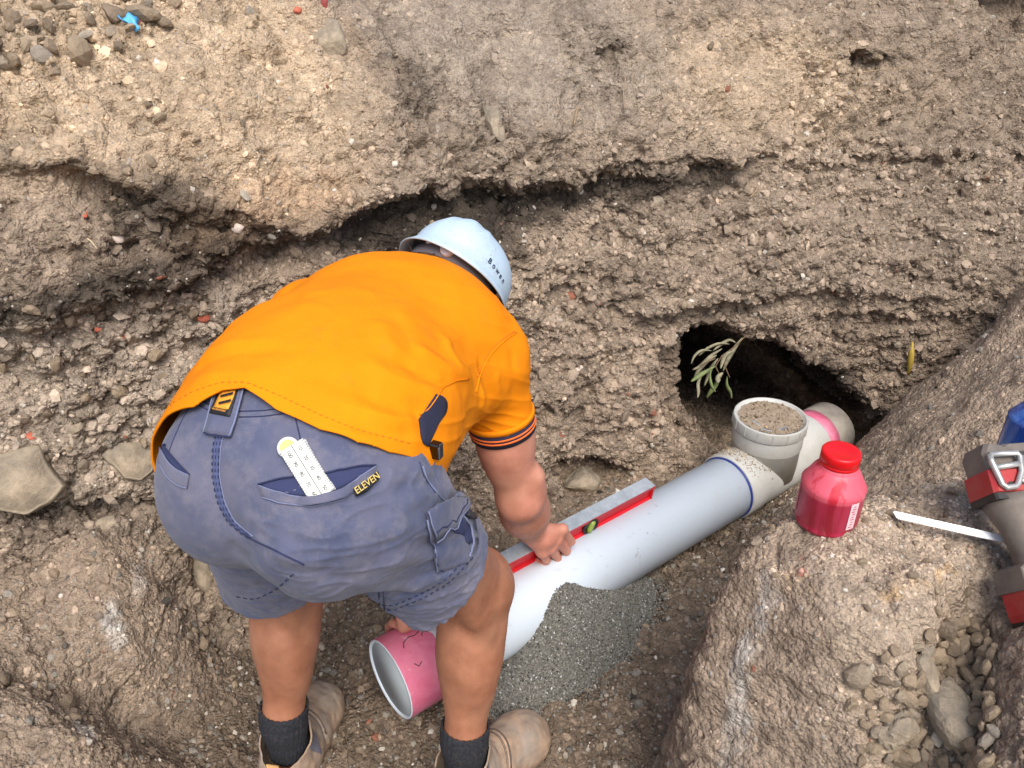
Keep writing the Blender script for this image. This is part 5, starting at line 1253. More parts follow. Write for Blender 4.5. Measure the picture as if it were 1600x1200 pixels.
HEMP = arr([onT(x, y) for x, y in ((258, 648), (300, 632), (345, 607), (380, 604), (430, 637), (500, 668), (560, 691), (610, 706), (655, 717))])
_hl, _ht = (HEMP - PC) @ lat, (HEMP - PC) @ spn; _o = np.argsort(_hl); _hl, _ht = _hl[_o], _ht[_o]; _hl = np.append(_hl, [_hl[-1] + .003, _hl[-1] + .012, _hl[-1] + .04, _hl[-1] + .08]); _ht = np.append(_ht, [_ht[-1] + .012, _ht[-1] + .052, _ht[-1] + .085, _ht[-1] + .09]); print('HEM', np.round(_hl, 3), np.round(_ht, 3))
def shirt_clip(p):
    hem = (p - PC) @ spn - np.interp((p - PC) @ lat, _hl, _ht)
    hem = np.minimum(hem + .05 * np.maximum(0, -.60 - p[:, 2]), np.where((p - PC) @ spn < .12, p[:, 2] + .665, .1))
    cR = np.where((p - SR) @ lat > -.075, (SE - p) @ uR, .1); cL = np.where((p - SL) @ lat < .075, (SEL - p) @ uL, .1)
    neck = .030 - (p - NB) @ unit(HD - NB) ; neck = np.where(np.linalg.norm(p - NB, axis=1) < .11, neck, .1)
    return np.minimum(np.minimum(hem, neck), np.minimum(cR, cL))
TV2, TF2 = clip_mesh(TV, TQ, shirt_clip(TV))
ora = NT('orange_knit'); co = ora.coord(); nz = ora.noise(6, 4, .6); n2 = ora.noise(22, 6, .7)
vk = ora.n('ShaderNodeTexVoronoi', feature='F1'); vk.inputs['Scale'].default_value = 560; vk.inputs['Randomness'].default_value = .35; ora.link(co, vk.inputs['Vector'])
oc = ora.mix(ora.ramp(nz.outputs['Fac'], [(.35, (0, 0, 0)), (.65, (1, 1, 1))]), (.86, .245, .003), (.90, .285, .004))
oc = ora.mix(ora.ramp(n2.outputs['Fac'], [(.56, (0, 0, 0)), (.78, (.45, .45, .45))]), oc, (.60, .18, .02))
ora.base(ora.mix(ora.math('MULTIPLY', vk.outputs['Distance'], .30), oc, (.60, .15, .002)))
ora.bump(ora.math('ADD', vk.outputs['Distance'], ora.math('MULTIPLY', n2.outputs['Fac'], 2)), .22, .0012); ora.set(Roughness=.85, Specular_IOR_Level=.15, Sheen_Weight=.0); ora = ora.m
shirt = garment('shirt', TV2, TF2, ora, .0026)
S_sr = Skin3(TV2, TF2)
oseam = plain('orange_seam', (.66, .18, .004), .9); navy = plain('navy_knit', srgb(34, 36, 58), .9, var=.15, scale=300)
seam('shoulder_seam', S_sr, [(806, 520), (790, 530), (770, 548), (757, 568), (748, 590), (743, 612)], .0013, ora, shirt, .0008)
seam('shoulder_seam', S_sr, [(804, 518), (788, 527), (767, 545), (754, 566), (745, 588)], .0006, oseam, shirt, .0004)
seam('hem_stitching', S_sr, [(262, 634), (300, 612), (345, 597), (385, 597), (430, 615), (500, 648), (560, 672), (645, 694)], .0006, oseam, shirt, .0002, dash=1)
pn = patch('side_panel', S_sr, ([(680, 616), (692, 619), (699, 630), (696, 646), (684, 662)], [(653, 656), (655, 668), (656, 682), (660, 694), (668, 698)]), .0014, navy, shirt, 14, .001)
seam('panel_edge', S_sr, [(655, 648), (668, 640), (681, 622), (690, 606), (712, 594), (732, 592)], .0011, ora, shirt, .0012)
# ribbed cuffs
def cuff(S, E, sd, t0, ln, nm=True):
    u = unit(E - S); x, y, _ = frame_of(u); c0_ = S + (E - S) * t0; rings = []
    def ring(t, lift, n=60):
        c = c0_ + u * t; aa = 2 * math.pi * np.arange(n) / n; dd = np.cos(aa)[:, None] * x + np.sin(aa)[:, None] * y
        lo, hi = np.full(n, .03), np.full(n, .12)
        for _ in range(13):
            m_ = (lo + hi) / 2; ins = sd(c + dd * m_[:, None]) < 0; lo = np.where(ins, m_, lo); hi = np.where(ins, hi, m_)
        return list(c + dd * (lo + lift)[:, None])
    def band(name, t0_, t1_, lift, mat, parent):
        R = [ring(t0_, lift - .003), ring(t0_, lift), ring((t0_ + t1_) / 2, lift + .0004), ring(t1_, lift), ring(t1_, lift - .004)]; n = 60
        V = [p for r in R for p in r]; F = [[i * n + k, i * n + (k + 1) % n, (i + 1) * n + (k + 1) % n, (i + 1) * n + k] for i in range(4) for k in range(n)]
        return recalc(obj(name, V, F, mat, parent))
    cf = band('cuff', 0, ln, .0022, navy, shirt)
    for a_, b_ in ((.32, .44), (.58, .70)): band('cuff_stripe', ln * a_, ln * b_, .0034, plain('bright_orange', (.85, .16, .02), .85), shirt)
    band('cuff_seam', -.010, .0005, .0038, ora, shirt)
cuff(SR, ER, lambda p: shirt_sd(p), .388, .026); cuff(SL, EL, lambda p: shirt_sd(p), .49, .030)
# belt end and buckle seen under the shirt
bk = obj('belt_clip', *box(onS(672, 705) + arr((0, 0, .004)), rgt * .016, arr((0, 0, .011)), bck * .006, .002), plain('black_clip', (.02, .02, .024), .4), shorts)
V, F = tube([onS(663, 690) + bck * .012, onS(670, 698) + bck * .014, onS(682, 703) + bck * .012, onS(684, 712) + bck * .010], .0035, 8); obj('belt_strap', V, F, plain('dark_strap', srgb(40, 44, 56), .6), shorts)

# ---- hair, hard hat
hair = NT('brown_hair'); nz = hair.noise(60, 5, .7, dist=2); hair.base(hair.ramp(nz.outputs['Fac'], [(.3, srgb(44, 30, 20)), (.7, srgb(112, 84, 58))])); hair.set(Roughness=.6); hair.bump(nz.outputs['Fac'], .8, .004); hair = hair.m
A_h = np.stack([hlt, hfw, hup])
def hair_sd(p): return smax(ell(p, HD + hup * .016 - hfw * .004, (.080, .096, .112), A_h) - .006 * perlin(p / .012), (p - HD) @ hfw - .045 + .0 * p[:, 0], .02)
V, Q = surface_nets(hair_sd, HD - .14, HD + .14, .004); obj('hair', V, Q, hair, man)
hrng = np.random.default_rng(8); hp_ = []
for k in range(260):
    th = hrng.uniform(0, 2 * math.pi); ph = hrng.uniform(-.75, .05); d = hlt * math.cos(th) * math.cos(ph) + hfw * math.sin(th) * math.cos(ph) + hup * math.sin(ph)
    if d @ hfw > .25: continue
    c = HD + hup * .016 + hlt * (d @ hlt) * .080 + hfw * (d @ hfw) * .096 + hup * (d @ hup) * .112
    g = unit(-hup + d * .8 + hrng.normal(size=3) * .5); hp_.append(tube([c, c + g * .010 + d * .003, c + g * .022 + hrng.normal(size=3) * .003], [.0012, .0009, .0003], 4))
V, F = join(hp_); tag(obj('hair_tufts', V, F, hair, man), kind='stuff')
hat = NT('white_helmet_plastic'); nz = hat.noise(16, 6, .75); n2 = hat.noise(70, 3, .7, dist=3); n3 = hat.noise(4, 3, .6)
scr = hat.math('MULTIPLY', hat.ramp(n2.outputs['Fac'], [(.61, (0, 0, 0)), (.64, (1, 1, 1))]), hat.ramp(n3.outputs['Fac'], [(.48, (0, 0, 0)), (.6, (1, 1, 1))]))
hc = hat.mix(hat.ramp(nz.outputs['Fac'], [(.48, (0, 0, 0)), (.75, (.5, .5, .5))]), srgb(182, 204, 220), srgb(156, 160, 162)); hat.base(hat.mix(hat.math('MULTIPLY', scr, .5), hc, srgb(110, 112, 120))); hat.set(Roughness=.5, Specular_IOR_Level=.35); hat = hat.m
HB = HD + hup * .050
def hat_pt(th, ph, off=0.0):
    """th around the head (0 = back of the head), ph 0 rim .. pi/2 crown"""
    c, s = math.cos(ph), math.sin(ph); e = .82
    d = -hfw * math.cos(th) + hlt * math.sin(th)
    rl = .096 + off; rf = .116 + off
    r = c ** e; z = s ** .88 * (.084 + off)
    ridge = .006 * math.exp(-(math.sin(th) / .22) ** 2) * s * c * 1.5 + .004 * math.exp(-((abs(math.sin(th)) - .42) / .10) ** 2) * s * c
    return HB - hfw * math.cos(th) * r * (rf + ridge) + hlt * math.sin(th) * r * (rl + ridge) + hup * (z + ridge)
nt_, np_ = 84, 26; V = []
for j in range(np_ + 1):
    ph = (math.pi / 2 - .02) * j / np_
    for i in range(nt_): V.append(hat_pt(2 * math.pi * i / nt_, ph))
rim0 = []
for i in range(nt_):
    th = 2 * math.pi * i / nt_; p = hat_pt(th, 0); d = unit(p - HB); fr = max(0, -math.cos(th)); peak = fr ** 3 * .055; bk_ = max(0, math.cos(th)) ** 2
    rim0.append((p - hup * (.010 + .006 * bk_) + d * (.008 + .5 * peak) , p - hup * (.016 + .010 * bk_ - .004 * fr) + d * (.014 + peak)))
base_n = len(V); V = [q[1] for q in rim0] + [q[0] for q in rim0] + V; F = []
for j in range(np_ + 2):
    for i in range(nt_): F.append([j * nt_ + i, j * nt_ + (i + 1) % nt_, (j + 1) * nt_ + (i + 1) % nt_, (j + 1) * nt_ + i])
V.append(hat_pt(0, math.pi / 2 - .0001)); F += [[(np_ + 2) * nt_ + i, (np_ + 2) * nt_ + (i + 1) % nt_, len(V) - 1] for i in range(nt_)]
hh = recalc(obj('hard_hat', V, F, hat, man)); md = hh.modifiers.new('solid', 'SOLIDIFY'); md.thickness = .0028; md.offset = -1
V = []; 
for hgt, rr in ((-.030, .0), (-.012, .002)):
    for i in range(48):
        th = 2 * math.pi * i / 48; V.append(HB + hup * hgt - hfw * math.cos(th) * (.101 + rr) + hlt * math.sin(th) * (.086 + rr))
hb_ = obj('headband', V, [[i, (i + 1) % 48, 48 + (i + 1) % 48, 48 + i] for i in range(48)], plain('grey_strap', srgb(120, 122, 128), .6), hh); md = hb_.modifiers.new('solid', 'SOLIDIFY'); md.thickness = .0016
V, F = lathe([(.0, -.004), (.011, -.004), (.012, 0), (.012, .006), (.010, .008), (0, .008)], HB - hup * .016 - hfw * .104 + hlt * .0, -hfw, 24); obj('band_knob', V, F, plain('grey_knob', srgb(190, 196, 206), .4), hh)
for th in (.5, -.5, 1.4):
    a_ = HB - hup * .012 - hfw * math.cos(th) * .100 + hlt * math.sin(th) * .088; b_ = hat_pt(th, .25, -.006); V, F = tube([a_, (a_ + b_) / 2, b_], .005, 6); obj('cradle_strap', V, F, plain('white_strap', srgb(206, 210, 218), .5), hh)
# ---- socks and boots
sock = NT('black_rib_sock'); oc_ = sock.coord(); nz = sock.noise(200, 4, .7); sock.base(sock.ramp(nz.outputs['Fac'], [(.35, (.008, .009, .012)), (.7, (.035, .037, .045))])); sock.bump(nz.outputs['Fac'], .5, .002); sock.set(Roughness=.95); sock = sock.m
lea = NT('dusty_leather'); nz = lea.noise(20, 6, .7); n2 = lea.noise(75, 5, .75); n3 = lea.noise(8, 3, .6)
lc = lea.mix(lea.ramp(nz.outputs['Fac'], [(.35, (0, 0, 0)), (.65, (1, 1, 1))]), srgb(134, 116, 100), srgb(176, 148, 122)); lc = lea.mix(lea.ramp(n3.outputs['Fac'], [(.45, (0, 0, 0)), (.62, (.7, .7, .7))]), lc, srgb(150, 142, 132))
lea.base(lea.mix(lea.ramp(n2.outputs['Fac'], [(.62, (0, 0, 0)), (.72, (.6, .6, .6))]), lc, srgb(112, 96, 84))); lea.set(Roughness=.8); lea.bump(n2.outputs['Fac'], .35, .003); lea = lea.m
sole_m = plain('boot_sole', srgb(116, 96, 78), .9, var=.25, scale=50, bump=.4); elas = plain('grey_elastic', srgb(104, 102, 112), .9, var=.15, scale=160); tabm = plain('tan_tab', srgb(188, 146, 92), .85, var=.1, scale=90)
GZ = -1.395
lea_e = plain('leather_edge', srgb(92, 80, 72), .85)
def make_boot(A, toe, name_side):
    d = unit((toe - A) * (1, 1, 0)); s = arr((d[1], -d[0], 0)); u = arr((0, 0, 1.)); A0 = arr((A[0], A[1], GZ)); Ltoe = np.linalg.norm(((toe - A) * (1, 1, 0)))
    M = np.stack([s, d, u])
    def sd(p):
        q = cone(p, A0 - d * .045 + u * .045, A0 + d * .05 + u * .050, .038, .043)
        q = smin(q, cone(p, A0 + d * .04 + u * .05, A0 + d * (Ltoe - .07) + u * .035, .044, .047), .03)
        q = smin(q, ell(p, A0 + d * (Ltoe - .060) + u * .030, (.053, .062, .044), M), .02)
        q = smin(q, cone(p, A0 - d * .012 + u * .05, A0 - d * .004 + u * .135, .046, .048), .04)
        q = smax(q, (GZ + .012) - p[:, 2], .004)
        yy, xx = (p - A0) @ d, (p - A0) @ s; q = q - .0026 * sstep(yy - (Ltoe - .108 - 9.0 * xx * xx), -.0022, .0022) + .0016 * np.exp(-((yy - (Ltoe - .112 - 9.0 * xx * xx)) / .003) ** 2)
        return q - .0025 * perlin(p / .03) - .0015 * perlin(p / .012)
    V, Q = surface_nets(sd, A0 - (.28, .28, .03), A0 + (.28, .28, .19), .0034); V = relax(V, Q, 1, .4)
    top = (A0 + u * .118 - d * .0) ; f = (top[2] + .030 * np.abs((V - A0) @ d) / .05 * np.sign((V - A0) @ d) * .6 - V[:, 2]); f = np.where(np.linalg.norm((V - A0) @ M[:2].T, axis=1) < .085, f, .1)
    V2, F2 = clip_mesh(V, Q, f); b = obj('boot', V2, F2, lea, man); md = b.modifiers.new('solid', 'SOLIDIFY'); md.thickness = .003; md.offset = -1
    # sole
    out = []
    for k in range(48):
        t = 2 * math.pi * k / 48; yy = math.cos(t); xx = math.sin(t)
        y0 = -.086 + (Ltoe + .006 + .086) * (.5 + .5 * yy); wd = np.interp(y0, [-.086, -.05, .03, Ltoe - .08, Ltoe - .02, Ltoe + .006], [.030, .042, .041, .056, .052, .040])
        out.append((math.copysign(abs(xx) ** .7, xx) * wd, y0))
    V, F = prism(out, A0, s, d, u, .022, .004); recalc(obj('sole', V, F, sole_m, b))
    bs = Skin3(V2, F2)
    for off_, r_ in ((0, .0016), (-.007, .0007), (-.010, .0007)):
        L = []
        for xx in np.linspace(-.050, .050, 25):
            c = A0 + d * (Ltoe - .106 + off_ - 9 * xx * xx) + s * xx + u * .14; h = bs.t.ray_cast(Vector(c), Vector((0, 0, -1)))
            if h[0] is not None: L.append(arr(h[1 - 1]) + u * .0004)
        if len(L) > 4: V, F = tube(L, r_, 6); obj('toe_cap_seam', V, F, lea_e, b)
    V, F = box(A0 - d * .0635 + u * .098, s * .012, d * .0015, u * .024, .001); obj('pull_tab', V, F, tabm, b)
    for sg in (-1, 1):
        L, m = [], 7; T3 = [(-.020, .112), (.030, .120), (.008, .062)]
        for j in range(m):
            for i in range(m):
                a_, b_ = i / (m - 1), j / (m - 1); yy, zz = [((T3[0][k] * (1 - a_) + T3[1][k] * a_) * (1 - b_) + T3[2][k] * b_) for k in (0, 1)]
                p, n = bs.near(A0 + d * yy + s * .06 * sg + u * zz); n = n if n @ (s * sg) > 0 else -n; L.append(p + n * .0018)
        obj('elastic_panel', L, [[j * m + i, j * m + i + 1, (j + 1) * m + i + 1, (j + 1) * m + i] for j in range(m - 1) for i in range(m - 1)], elas, b)
    # sock: ribbed tube round the ankle
    K = KL if name_side < 0 else KR; ax = unit(K - A); V, F = [], []; n = 90; zs = np.linspace(-.035, .085, 16)
    for j, t in enumerate(zs):
        c = A + ax * (t + .012); x, y, _ = frame_of(ax); aa = 2 * math.pi * np.arange(n) / n; dd = np.cos(aa)[:, None] * x + np.sin(aa)[:, None] * y
        lo, hi = np.full(n, .015), np.full(n, .09)
        for _ in range(14):
            m_ = (lo + hi) / 2; ins = legs(c + dd * m_[:, None]) < 0; lo = np.where(ins, m_, lo); hi = np.where(ins, hi, m_)
        r0 = np.minimum(lo, .062) + .0028 + (.0022 if t > .072 else 0) + .0010 * math.sin(j * 2.1) + .0013 * np.cos(aa * 30)
        V += list(c + dd * r0[:, None])
    F = [[j * n + k, j * n + (k + 1) % n, (j + 1) * n + (k + 1) % n, (j + 1) * n + k] for j in range(15) for k in range(n)]
    o = obj('sock', V, F, sock, man); md = o.modifiers.new('solid', 'SOLIDIFY'); md.thickness = .002
make_boot(AL, Pz(508, 1070, -1.36), -1)
make_boot(AR, Pz(846, 1126, -1.36), 1)
# ---- watch on the far wrist
wx, wy, wa = frame_of(WL - EL); wc = WL - unit(WL - EL) * .022
V, F = lathe([(.0285, -.009), (.0300, -.009), (.0300, .009), (.0285, .009)], wc, WL - EL, 40, closed=True); wt = obj('watch', V, F, black_m, man)
V, F = lathe([(.0, 0), (.016, 0), (.017, .002), (.017, .006), (.015, .0075), (0, .0075)], wc + unit(-wc + wc @ unit(WL - EL) * unit(WL - EL)) * .029, unit(-wc + wc @ unit(WL - EL) * unit(WL - EL)), 28); obj('watch_face', V, F, plain('watch_silver', srgb(200, 204, 208), .25, .7), wt)
# ---- folding rule in the back pocket
p0, n0 = S_sh(490, 756); pb, _ = S_sh(505, 778); pt2, _ = S_sh(470, 716); ry = unit(p0 - pb + (pt2 - p0) * .0); pr_, _ = S_sh(515, 742)
rz = n0; ry = unit(S_sh(471, 720)[0] - S_sh(506, 776)[0]); rz = unit(n0 - ry * (n0 @ ry)); rx = np.cross(ry, rz)
base_ = S_sh(506, 776)[0] - rz * .006
rule = empty('folding_rule', base_); tag(rule, 'white folding rule with black scale figures sticking out of the back pocket', 'folding rule')
rw = plain('rule_white', srgb(222, 222, 214), .5, var=.06, scale=70); ink = plain('ink', (.03, .03, .03), .7)
for k in range(4):
    V, F = box(base_ + ry * .032 + rz * (.001 + .0032 * k), rx * (.0150 - .0004 * k), ry * .032, rz * .0014, .0005); obj('rule_leaf', V, F, rw, rule, smooth=False)
tz = .001 + .0032 * 3 + .0015
V, F = prism([(math.cos(a_) * .0115 - .004, math.sin(a_) * .0115) for a_ in np.linspace(0, 2 * math.pi, 29)[:-1]], base_ + ry * .064 + rz * .002, rx, ry, rz, .009, .001); recalc(obj('rule_hinge', V, F, rw, rule, smooth=False))
V, F = prism([(math.cos(a_) * .0085 - .004, math.sin(a_) * .0085) for a_ in np.linspace(0, 2 * math.pi, 25)[:-1]], base_ + ry * .064 + rz * .0108, rx, ry, rz, .0006); recalc(obj('rule_hinge', V, F, plain('brass', srgb(170, 140, 90), .4, .6), rule, smooth=False))
V, F = box(base_ + ry * .032 + rz * tz, rx * .00035, ry * .0315, rz * .0003); obj('scale_line', V, F, ink, rule, smooth=False)
sc_parts = []
for side in (-1, 1):
    for k in range(22):
        L_ = .0032 if k % 2 else .0052; sc_parts.append(box(base_ + ry * (.001 + .0029 * k) + rx * side * (.0148 - L_ / 2) + rz * tz, rx * L_ / 2, ry * .0002, rz * .0003))
V, F = join(sc_parts); tag(obj('scale_mark', V, F, ink, rule, smooth=False), kind='stuff')
for side, nums in ((1, (10, 20, 30, 40, 50)), (-1, (100, 90, 80, 70, 60))):
    for k, nn in enumerate(nums): text_mesh(str(nn), base_ + ry * (.0565 - .0125 * k) + rx * side * .0062 + rz * (tz + .0003), ry * -1, rx, .0058, ink, 'scale_number', rule)
# ---- maker's lettering on the helmet
def hat_local(x, y):
    d = unit(ray(x, y)); o = np.zeros(3); best = None
    for th in np.linspace(0, 2 * math.pi, 160):
        for ph in np.linspace(0, 1.5, 60):
            p = hat_pt(th, ph); e = np.linalg.norm(np.cross(p, d))
            if best is None or e + .02 * np.linalg.norm(p) < best[0]: best = (e + .02 * np.linalg.norm(p), p, th, ph)
    return best
_, p1, th1, ph1 = hat_local(777, 424)
tX = unit(hat_pt(th1 - .02, ph1) - hat_pt(th1 + .02, ph1)); tY = unit(hat_pt(th1, ph1 + .02) - hat_pt(th1, ph1 - .02)); tY = unit(tY - tX * (tX @ tY))
if np.cross(tX, tY) @ (p1 - HB) < 0: tX = -tX
print('HAT', p1, th1, ph1)
lgn = 'Bowen'; logo = plain('blue_print', srgb(30, 40, 74), .5)
for k, ch in enumerate(lgn):
    th = th1 + (k - 2) * (-.11 if (hat_pt(th1 - .05, ph1) - p1) @ tX > 0 else .11) ; pp = hat_pt(th, ph1, .0); X_ = unit(hat_pt(th - .02, ph1) - hat_pt(th + .02, ph1)); X_ = X_ if X_ @ tX > 0 else -X_; Y_ = unit(hat_pt(th, ph1 + .02) - hat_pt(th, ph1 - .02)); Y_ = unit(Y_ - X_ * (X_ @ Y_))
    text_mesh(ch, pp, X_, Y_, .0135, logo, 'lettering', hh, .0012, bold=.02)
# ================================================================ boulders, roots, leaves and scraps
brng = np.random.default_rng(21)
def rock(name, px_, py_, R, axes, label, seed, planes=10, sink=.0, mat=None, base=I3, rough=.06, sharp=10, parent=None, tilt=None, cat='rock'):
    """R: half sizes (across, up-slope, out) ; axes from the surface normal"""
    p, n = hit(px_, py_, 9); rg = np.random.default_rng(seed)
    up = unit(arr((0, 0, 1)) - n * n[2]); sx_ = np.cross(up, n)
    if tilt: c_, s_ = math.cos(tilt), math.sin(tilt); sx_, up = sx_ * c_ + up * s_, up * c_ - sx_ * s_
    V = rock_shape(base, rg, planes, rough, (1, 1, 1), sharp); V = V + .02 * np.stack([fbm(V, .25, 3, off=seed + k * 9) for k in range(3)], 1)
    W = p - n * sink + V[:, :1] * R[0] * sx_ + V[:, 1:2] * R[1] * up + V[:, 2:] * R[2] * n
    o = obj(name, W, base[1], mat or rockm, parent, smooth=False, base=p if parent is None else None); return tag(o, label, cat) if label else o
rockm = NT('boulder'); nz = rockm.noise(9, 7, .7); n2 = rockm.noise(60, 5, .75); n3 = rockm.noise(3.5, 3, .5)
rc = rockm.mix(rockm.ramp(nz.outputs['Fac'], [(.35, (0, 0, 0)), (.65, (1, 1, 1))]), srgb(126, 118, 106), srgb(172, 156, 134)); rc = rockm.mix(1.0, rc, rockm.ramp(n2.outputs['Fac'], [(.3, (.75, .74, .72)), (.7, (1.2, 1.2, 1.18))]), 'MULTIPLY')
rockm.base(rc); rockm.bump(rockm.math('ADD', nz.outputs['Fac'], rockm.math('MULTIPLY', n2.outputs['Fac'], .5)), .7, .012); rockm.set(Roughness=.95, Specular_IOR_Level=.2); rockm = rockm.m
def facet(name, pts2, p, sx_, up, n, depth, label, seed, dome=.25, mat=None):
    """a broken slab of rock: outline (in metres on its face), domed face, rough sides"""
    P2 = arr(pts2); c = P2.mean(0); rg = np.random.default_rng(seed); rings = []
    m = 56; seg = np.concatenate([P2, P2[:1]]); L = np.concatenate([[0], np.cumsum(np.linalg.norm(np.diff(seg, axis=0), axis=1))]); t = np.linspace(0, L[-1], m + 1)[:-1]
    O = np.stack([np.interp(t, L, seg[:, k]) for k in (0, 1)], 1); V = []; R = 14
    for j in range(R):
        f = j / (R - 1)
        for i in range(m):
            q = c + (O[i] - c) * f; h = depth * (1 - dome * f ** 3); V.append((*q, h))
    for j, (g, h) in enumerate(((1.03, .72), (1.08, .4), (1.10, .0), (1.08, -.5))):
        for i in range(m): q = c + (O[i] - c) * g; V.append((*q, depth * h))
    V = arr(V); nz_ = np.stack([perlin(V / .03 + seed + k * 5) for k in range(3)], 1); V = V + nz_ * (.0030, .0030, .0012) + np.stack([V[:, 0] * 0, V[:, 1] * 0, .0012 * fbm(V, .010, 2, off=seed) + .006 * fbm(V, .07, 2, off=seed)], 1)
    F = [[j * m + i, j * m + (i + 1) % m, (j + 1) * m + (i + 1) % m, (j + 1) * m + i] for j in range(R + 3) for i in range(m)]
    W = p + V[:, :1] * sx_ + V[:, 1:2] * up + V[:, 2:] * n
    o = obj(name, W, F, mat or rockm, None, smooth=True, base=p); recalc(o); return tag(o, label, 'rock')
def on_face(px_, py_, lean=.0):
    p, n = hit(px_, py_, 12); n = unit(n * .5 + unit(-p) * .5); up = unit(arr((0, 0, 1)) - n * n[2]); return p, np.cross(up, n), up, n
k_ = 1.55 / FPX
p, sx_, up, n = on_face(40, 745)
facet('boulder', [((x - 40) * k_, (745 - y) * k_) for x, y in ((-30, 690), (5, 705), (68, 704), (72, 740), (86, 772), (60, 790), (30, 797), (-5, 780), (-35, 765))], p + n * .0, sx_, up, n, .05, 'large broken grey boulder with smooth face jutting from the bank', 3, .3)
p, sx_, up, n = on_face(200, 720)
facet('boulder', [((x - 200) * k_, (720 - y) * k_) for x, y in ((168, 700), (188, 690), (222, 700), (236, 722), (226, 748), (206, 757), (186, 745), (178, 722))], p, sx_, up, n, .035, 'grey rock with dark chipped corner embedded below the man\'s shorts side', 5, .3)
scene.objects['boulder.001']['label'] = 'medium grey rock with dark chipped lower corner in the bank near the shorts'
rock('boulder', 905, 752, (.055, .045, .05), None, 'rounded earthy rock in the hollow behind the spirit level', 31, 9, .01)
rock('clod', 318, 898, (.030, .055, .035), None, 'loose lump of earth in the dark crack beside the shorts leg', 33, 9, .0, cat='clod')
rock('boulder', 775, 190, (.022, .045, .022), None, 'oval lump of rock hanging on the scraped upper slope', 34, 8, .004)
rock('boulder', 520, 58, (.050, .045, .03), None, 'grey flat rock with white scrape near the top of the slope', 35, 8, .012)
rock('boulder', 690, 372, (.05, .05, .04), None, 'dusty rock tucked under the dark ledge behind the hard hat', 36, 8, .01)
rock('boulder', 175, 815, (.030, .026, .02), None, 'small rounded grey stone below the undercut of the bank', 37, 8, .004)
rock('boulder', 760, 395, (.036, .045, .03), None, 'smooth rounded stone in the bank beside the hard hat', 38, 8, .006)
rock('boulder', 1490, 1122, (.050, .026, .030), None, 'large grey brown stone among pebbles in the hollow of the earth bank', 47, 7, -.010, sharp=26, base=I2, rough=.03)
rock('boulder', 1445, 1060, (.016, .034, .018), None, 'long flat grey stone leaning among the pebbles in the hollow', 52, 7, -.006, sharp=26, base=I2, rough=.03)
rock('boulder', 1400, 1145, (.030, .030, .02), None, 'pale crumbly lump of earth beside the pebble hollow', 42, 9, -.002, rough=.16)
rock('boulder', 1155, 345 + 320, (.05, .05, .035), None, 'smooth brown clay lump beside the dark hole', 43, 9, .02) if False else None
# chips of brick and tile
brick_m = plain('brick_red', srgb(178, 98, 76), .9, var=.25, scale=60, bump=.5); chip_w = plain('pale_chip', srgb(206, 190, 176), .7, var=.1, scale=50)
for x, y, r, lab, m_ in ((320, 497, .012, 'orange brick chip in the bank above the shirt hem', brick_m), (196, 527, .009, 'small red brick chip in the grey gravel of the bank', brick_m), (157, 515, .010, 'dull pink brick chip left in the grey gravel bank', brick_m),
                         (47, 682, .010, 'brown red brick fragment lying above the large boulder', brick_m), (463, 15, .011, 'pinkish brick lump at the top of the slope', brick_m), (216, 33, .010, 'orange brick scrap beside the blue plastic scrap', brick_m), (131, 334, .008, 'orange brick chip in the dark soil layer', brick_m),
                         (186, 373, .011, 'pale pink tile chip under the dark soil layer', chip_w), (373, 358, .014, 'pale rounded pebble in the reddish soil above the shirt', chip_w), (905, 578, .012, 'white pebble in the bank beside the orange sleeve', chip_w), (833, 325, .010, 'white sliver at the ledge above the hard hat', chip_w), (1080, 468, .010, 'white splinter on the ledge above the hole', chip_w),
                         (436, 128, .009, 'white pebble on the upper tan slope', chip_w), (245, 97, .009, 'white stone chip below the blue scrap', chip_w)):
    o = rock('brick_fragment' if m_ is brick_m else 'stone_chip', x, y, (r, r * .8, r * .6), None, lab, int(x), 7, .002, m_, I1, .02, 14, cat='brick fragment' if m_ is brick_m else 'stone chip')
# blue plastic scrap, pink peg
p, n = hit(205, 41, 6); sx_ = unit(np.cross((0, 0, 1), n)); up = np.cross(n, sx_); srg = np.random.default_rng(2); V = []; m = 7
for j in range(m):
    for i in range(m):
        x_, y_ = (i / (m - 1) - .5), (j / (m - 1) - .5); V.append(p + sx_ * .026 * x_ * (1 + .4 * math.sin(5 * y_)) + up * .034 * y_ * (1 + .3 * math.sin(7 * x_)) + n * (.008 + .006 * math.sin(9 * x_ + 3 * y_) + .004 * srg.random()))
o = obj('plastic_scrap', V, [[j * m + i, j * m + i + 1, (j + 1) * m + i + 1, (j + 1) * m + i] for j in range(m - 1) for i in range(m - 1)], plain('sky_blue_plastic', srgb(84, 170, 226), .45), base=p); o.modifiers.new('s', 'SOLIDIFY').thickness = .0008; tag(o, 'crumpled light blue plastic scrap on the tan slope', 'plastic scrap')
p, n = hit(508, 12, 6); V, F = tube([p - n * .01, p + arr((0, 0, .02)), p + arr((.002, 0, .06)), p + arr((.001, 0, .09))], [.005, .0075, .0075, .006], 8); tag(obj('marker_peg', V, F, plain('pink_paint', srgb(214, 112, 112), .6, var=.15, scale=80), base=p), 'pink painted peg sticking out at the top of the slope', 'peg')
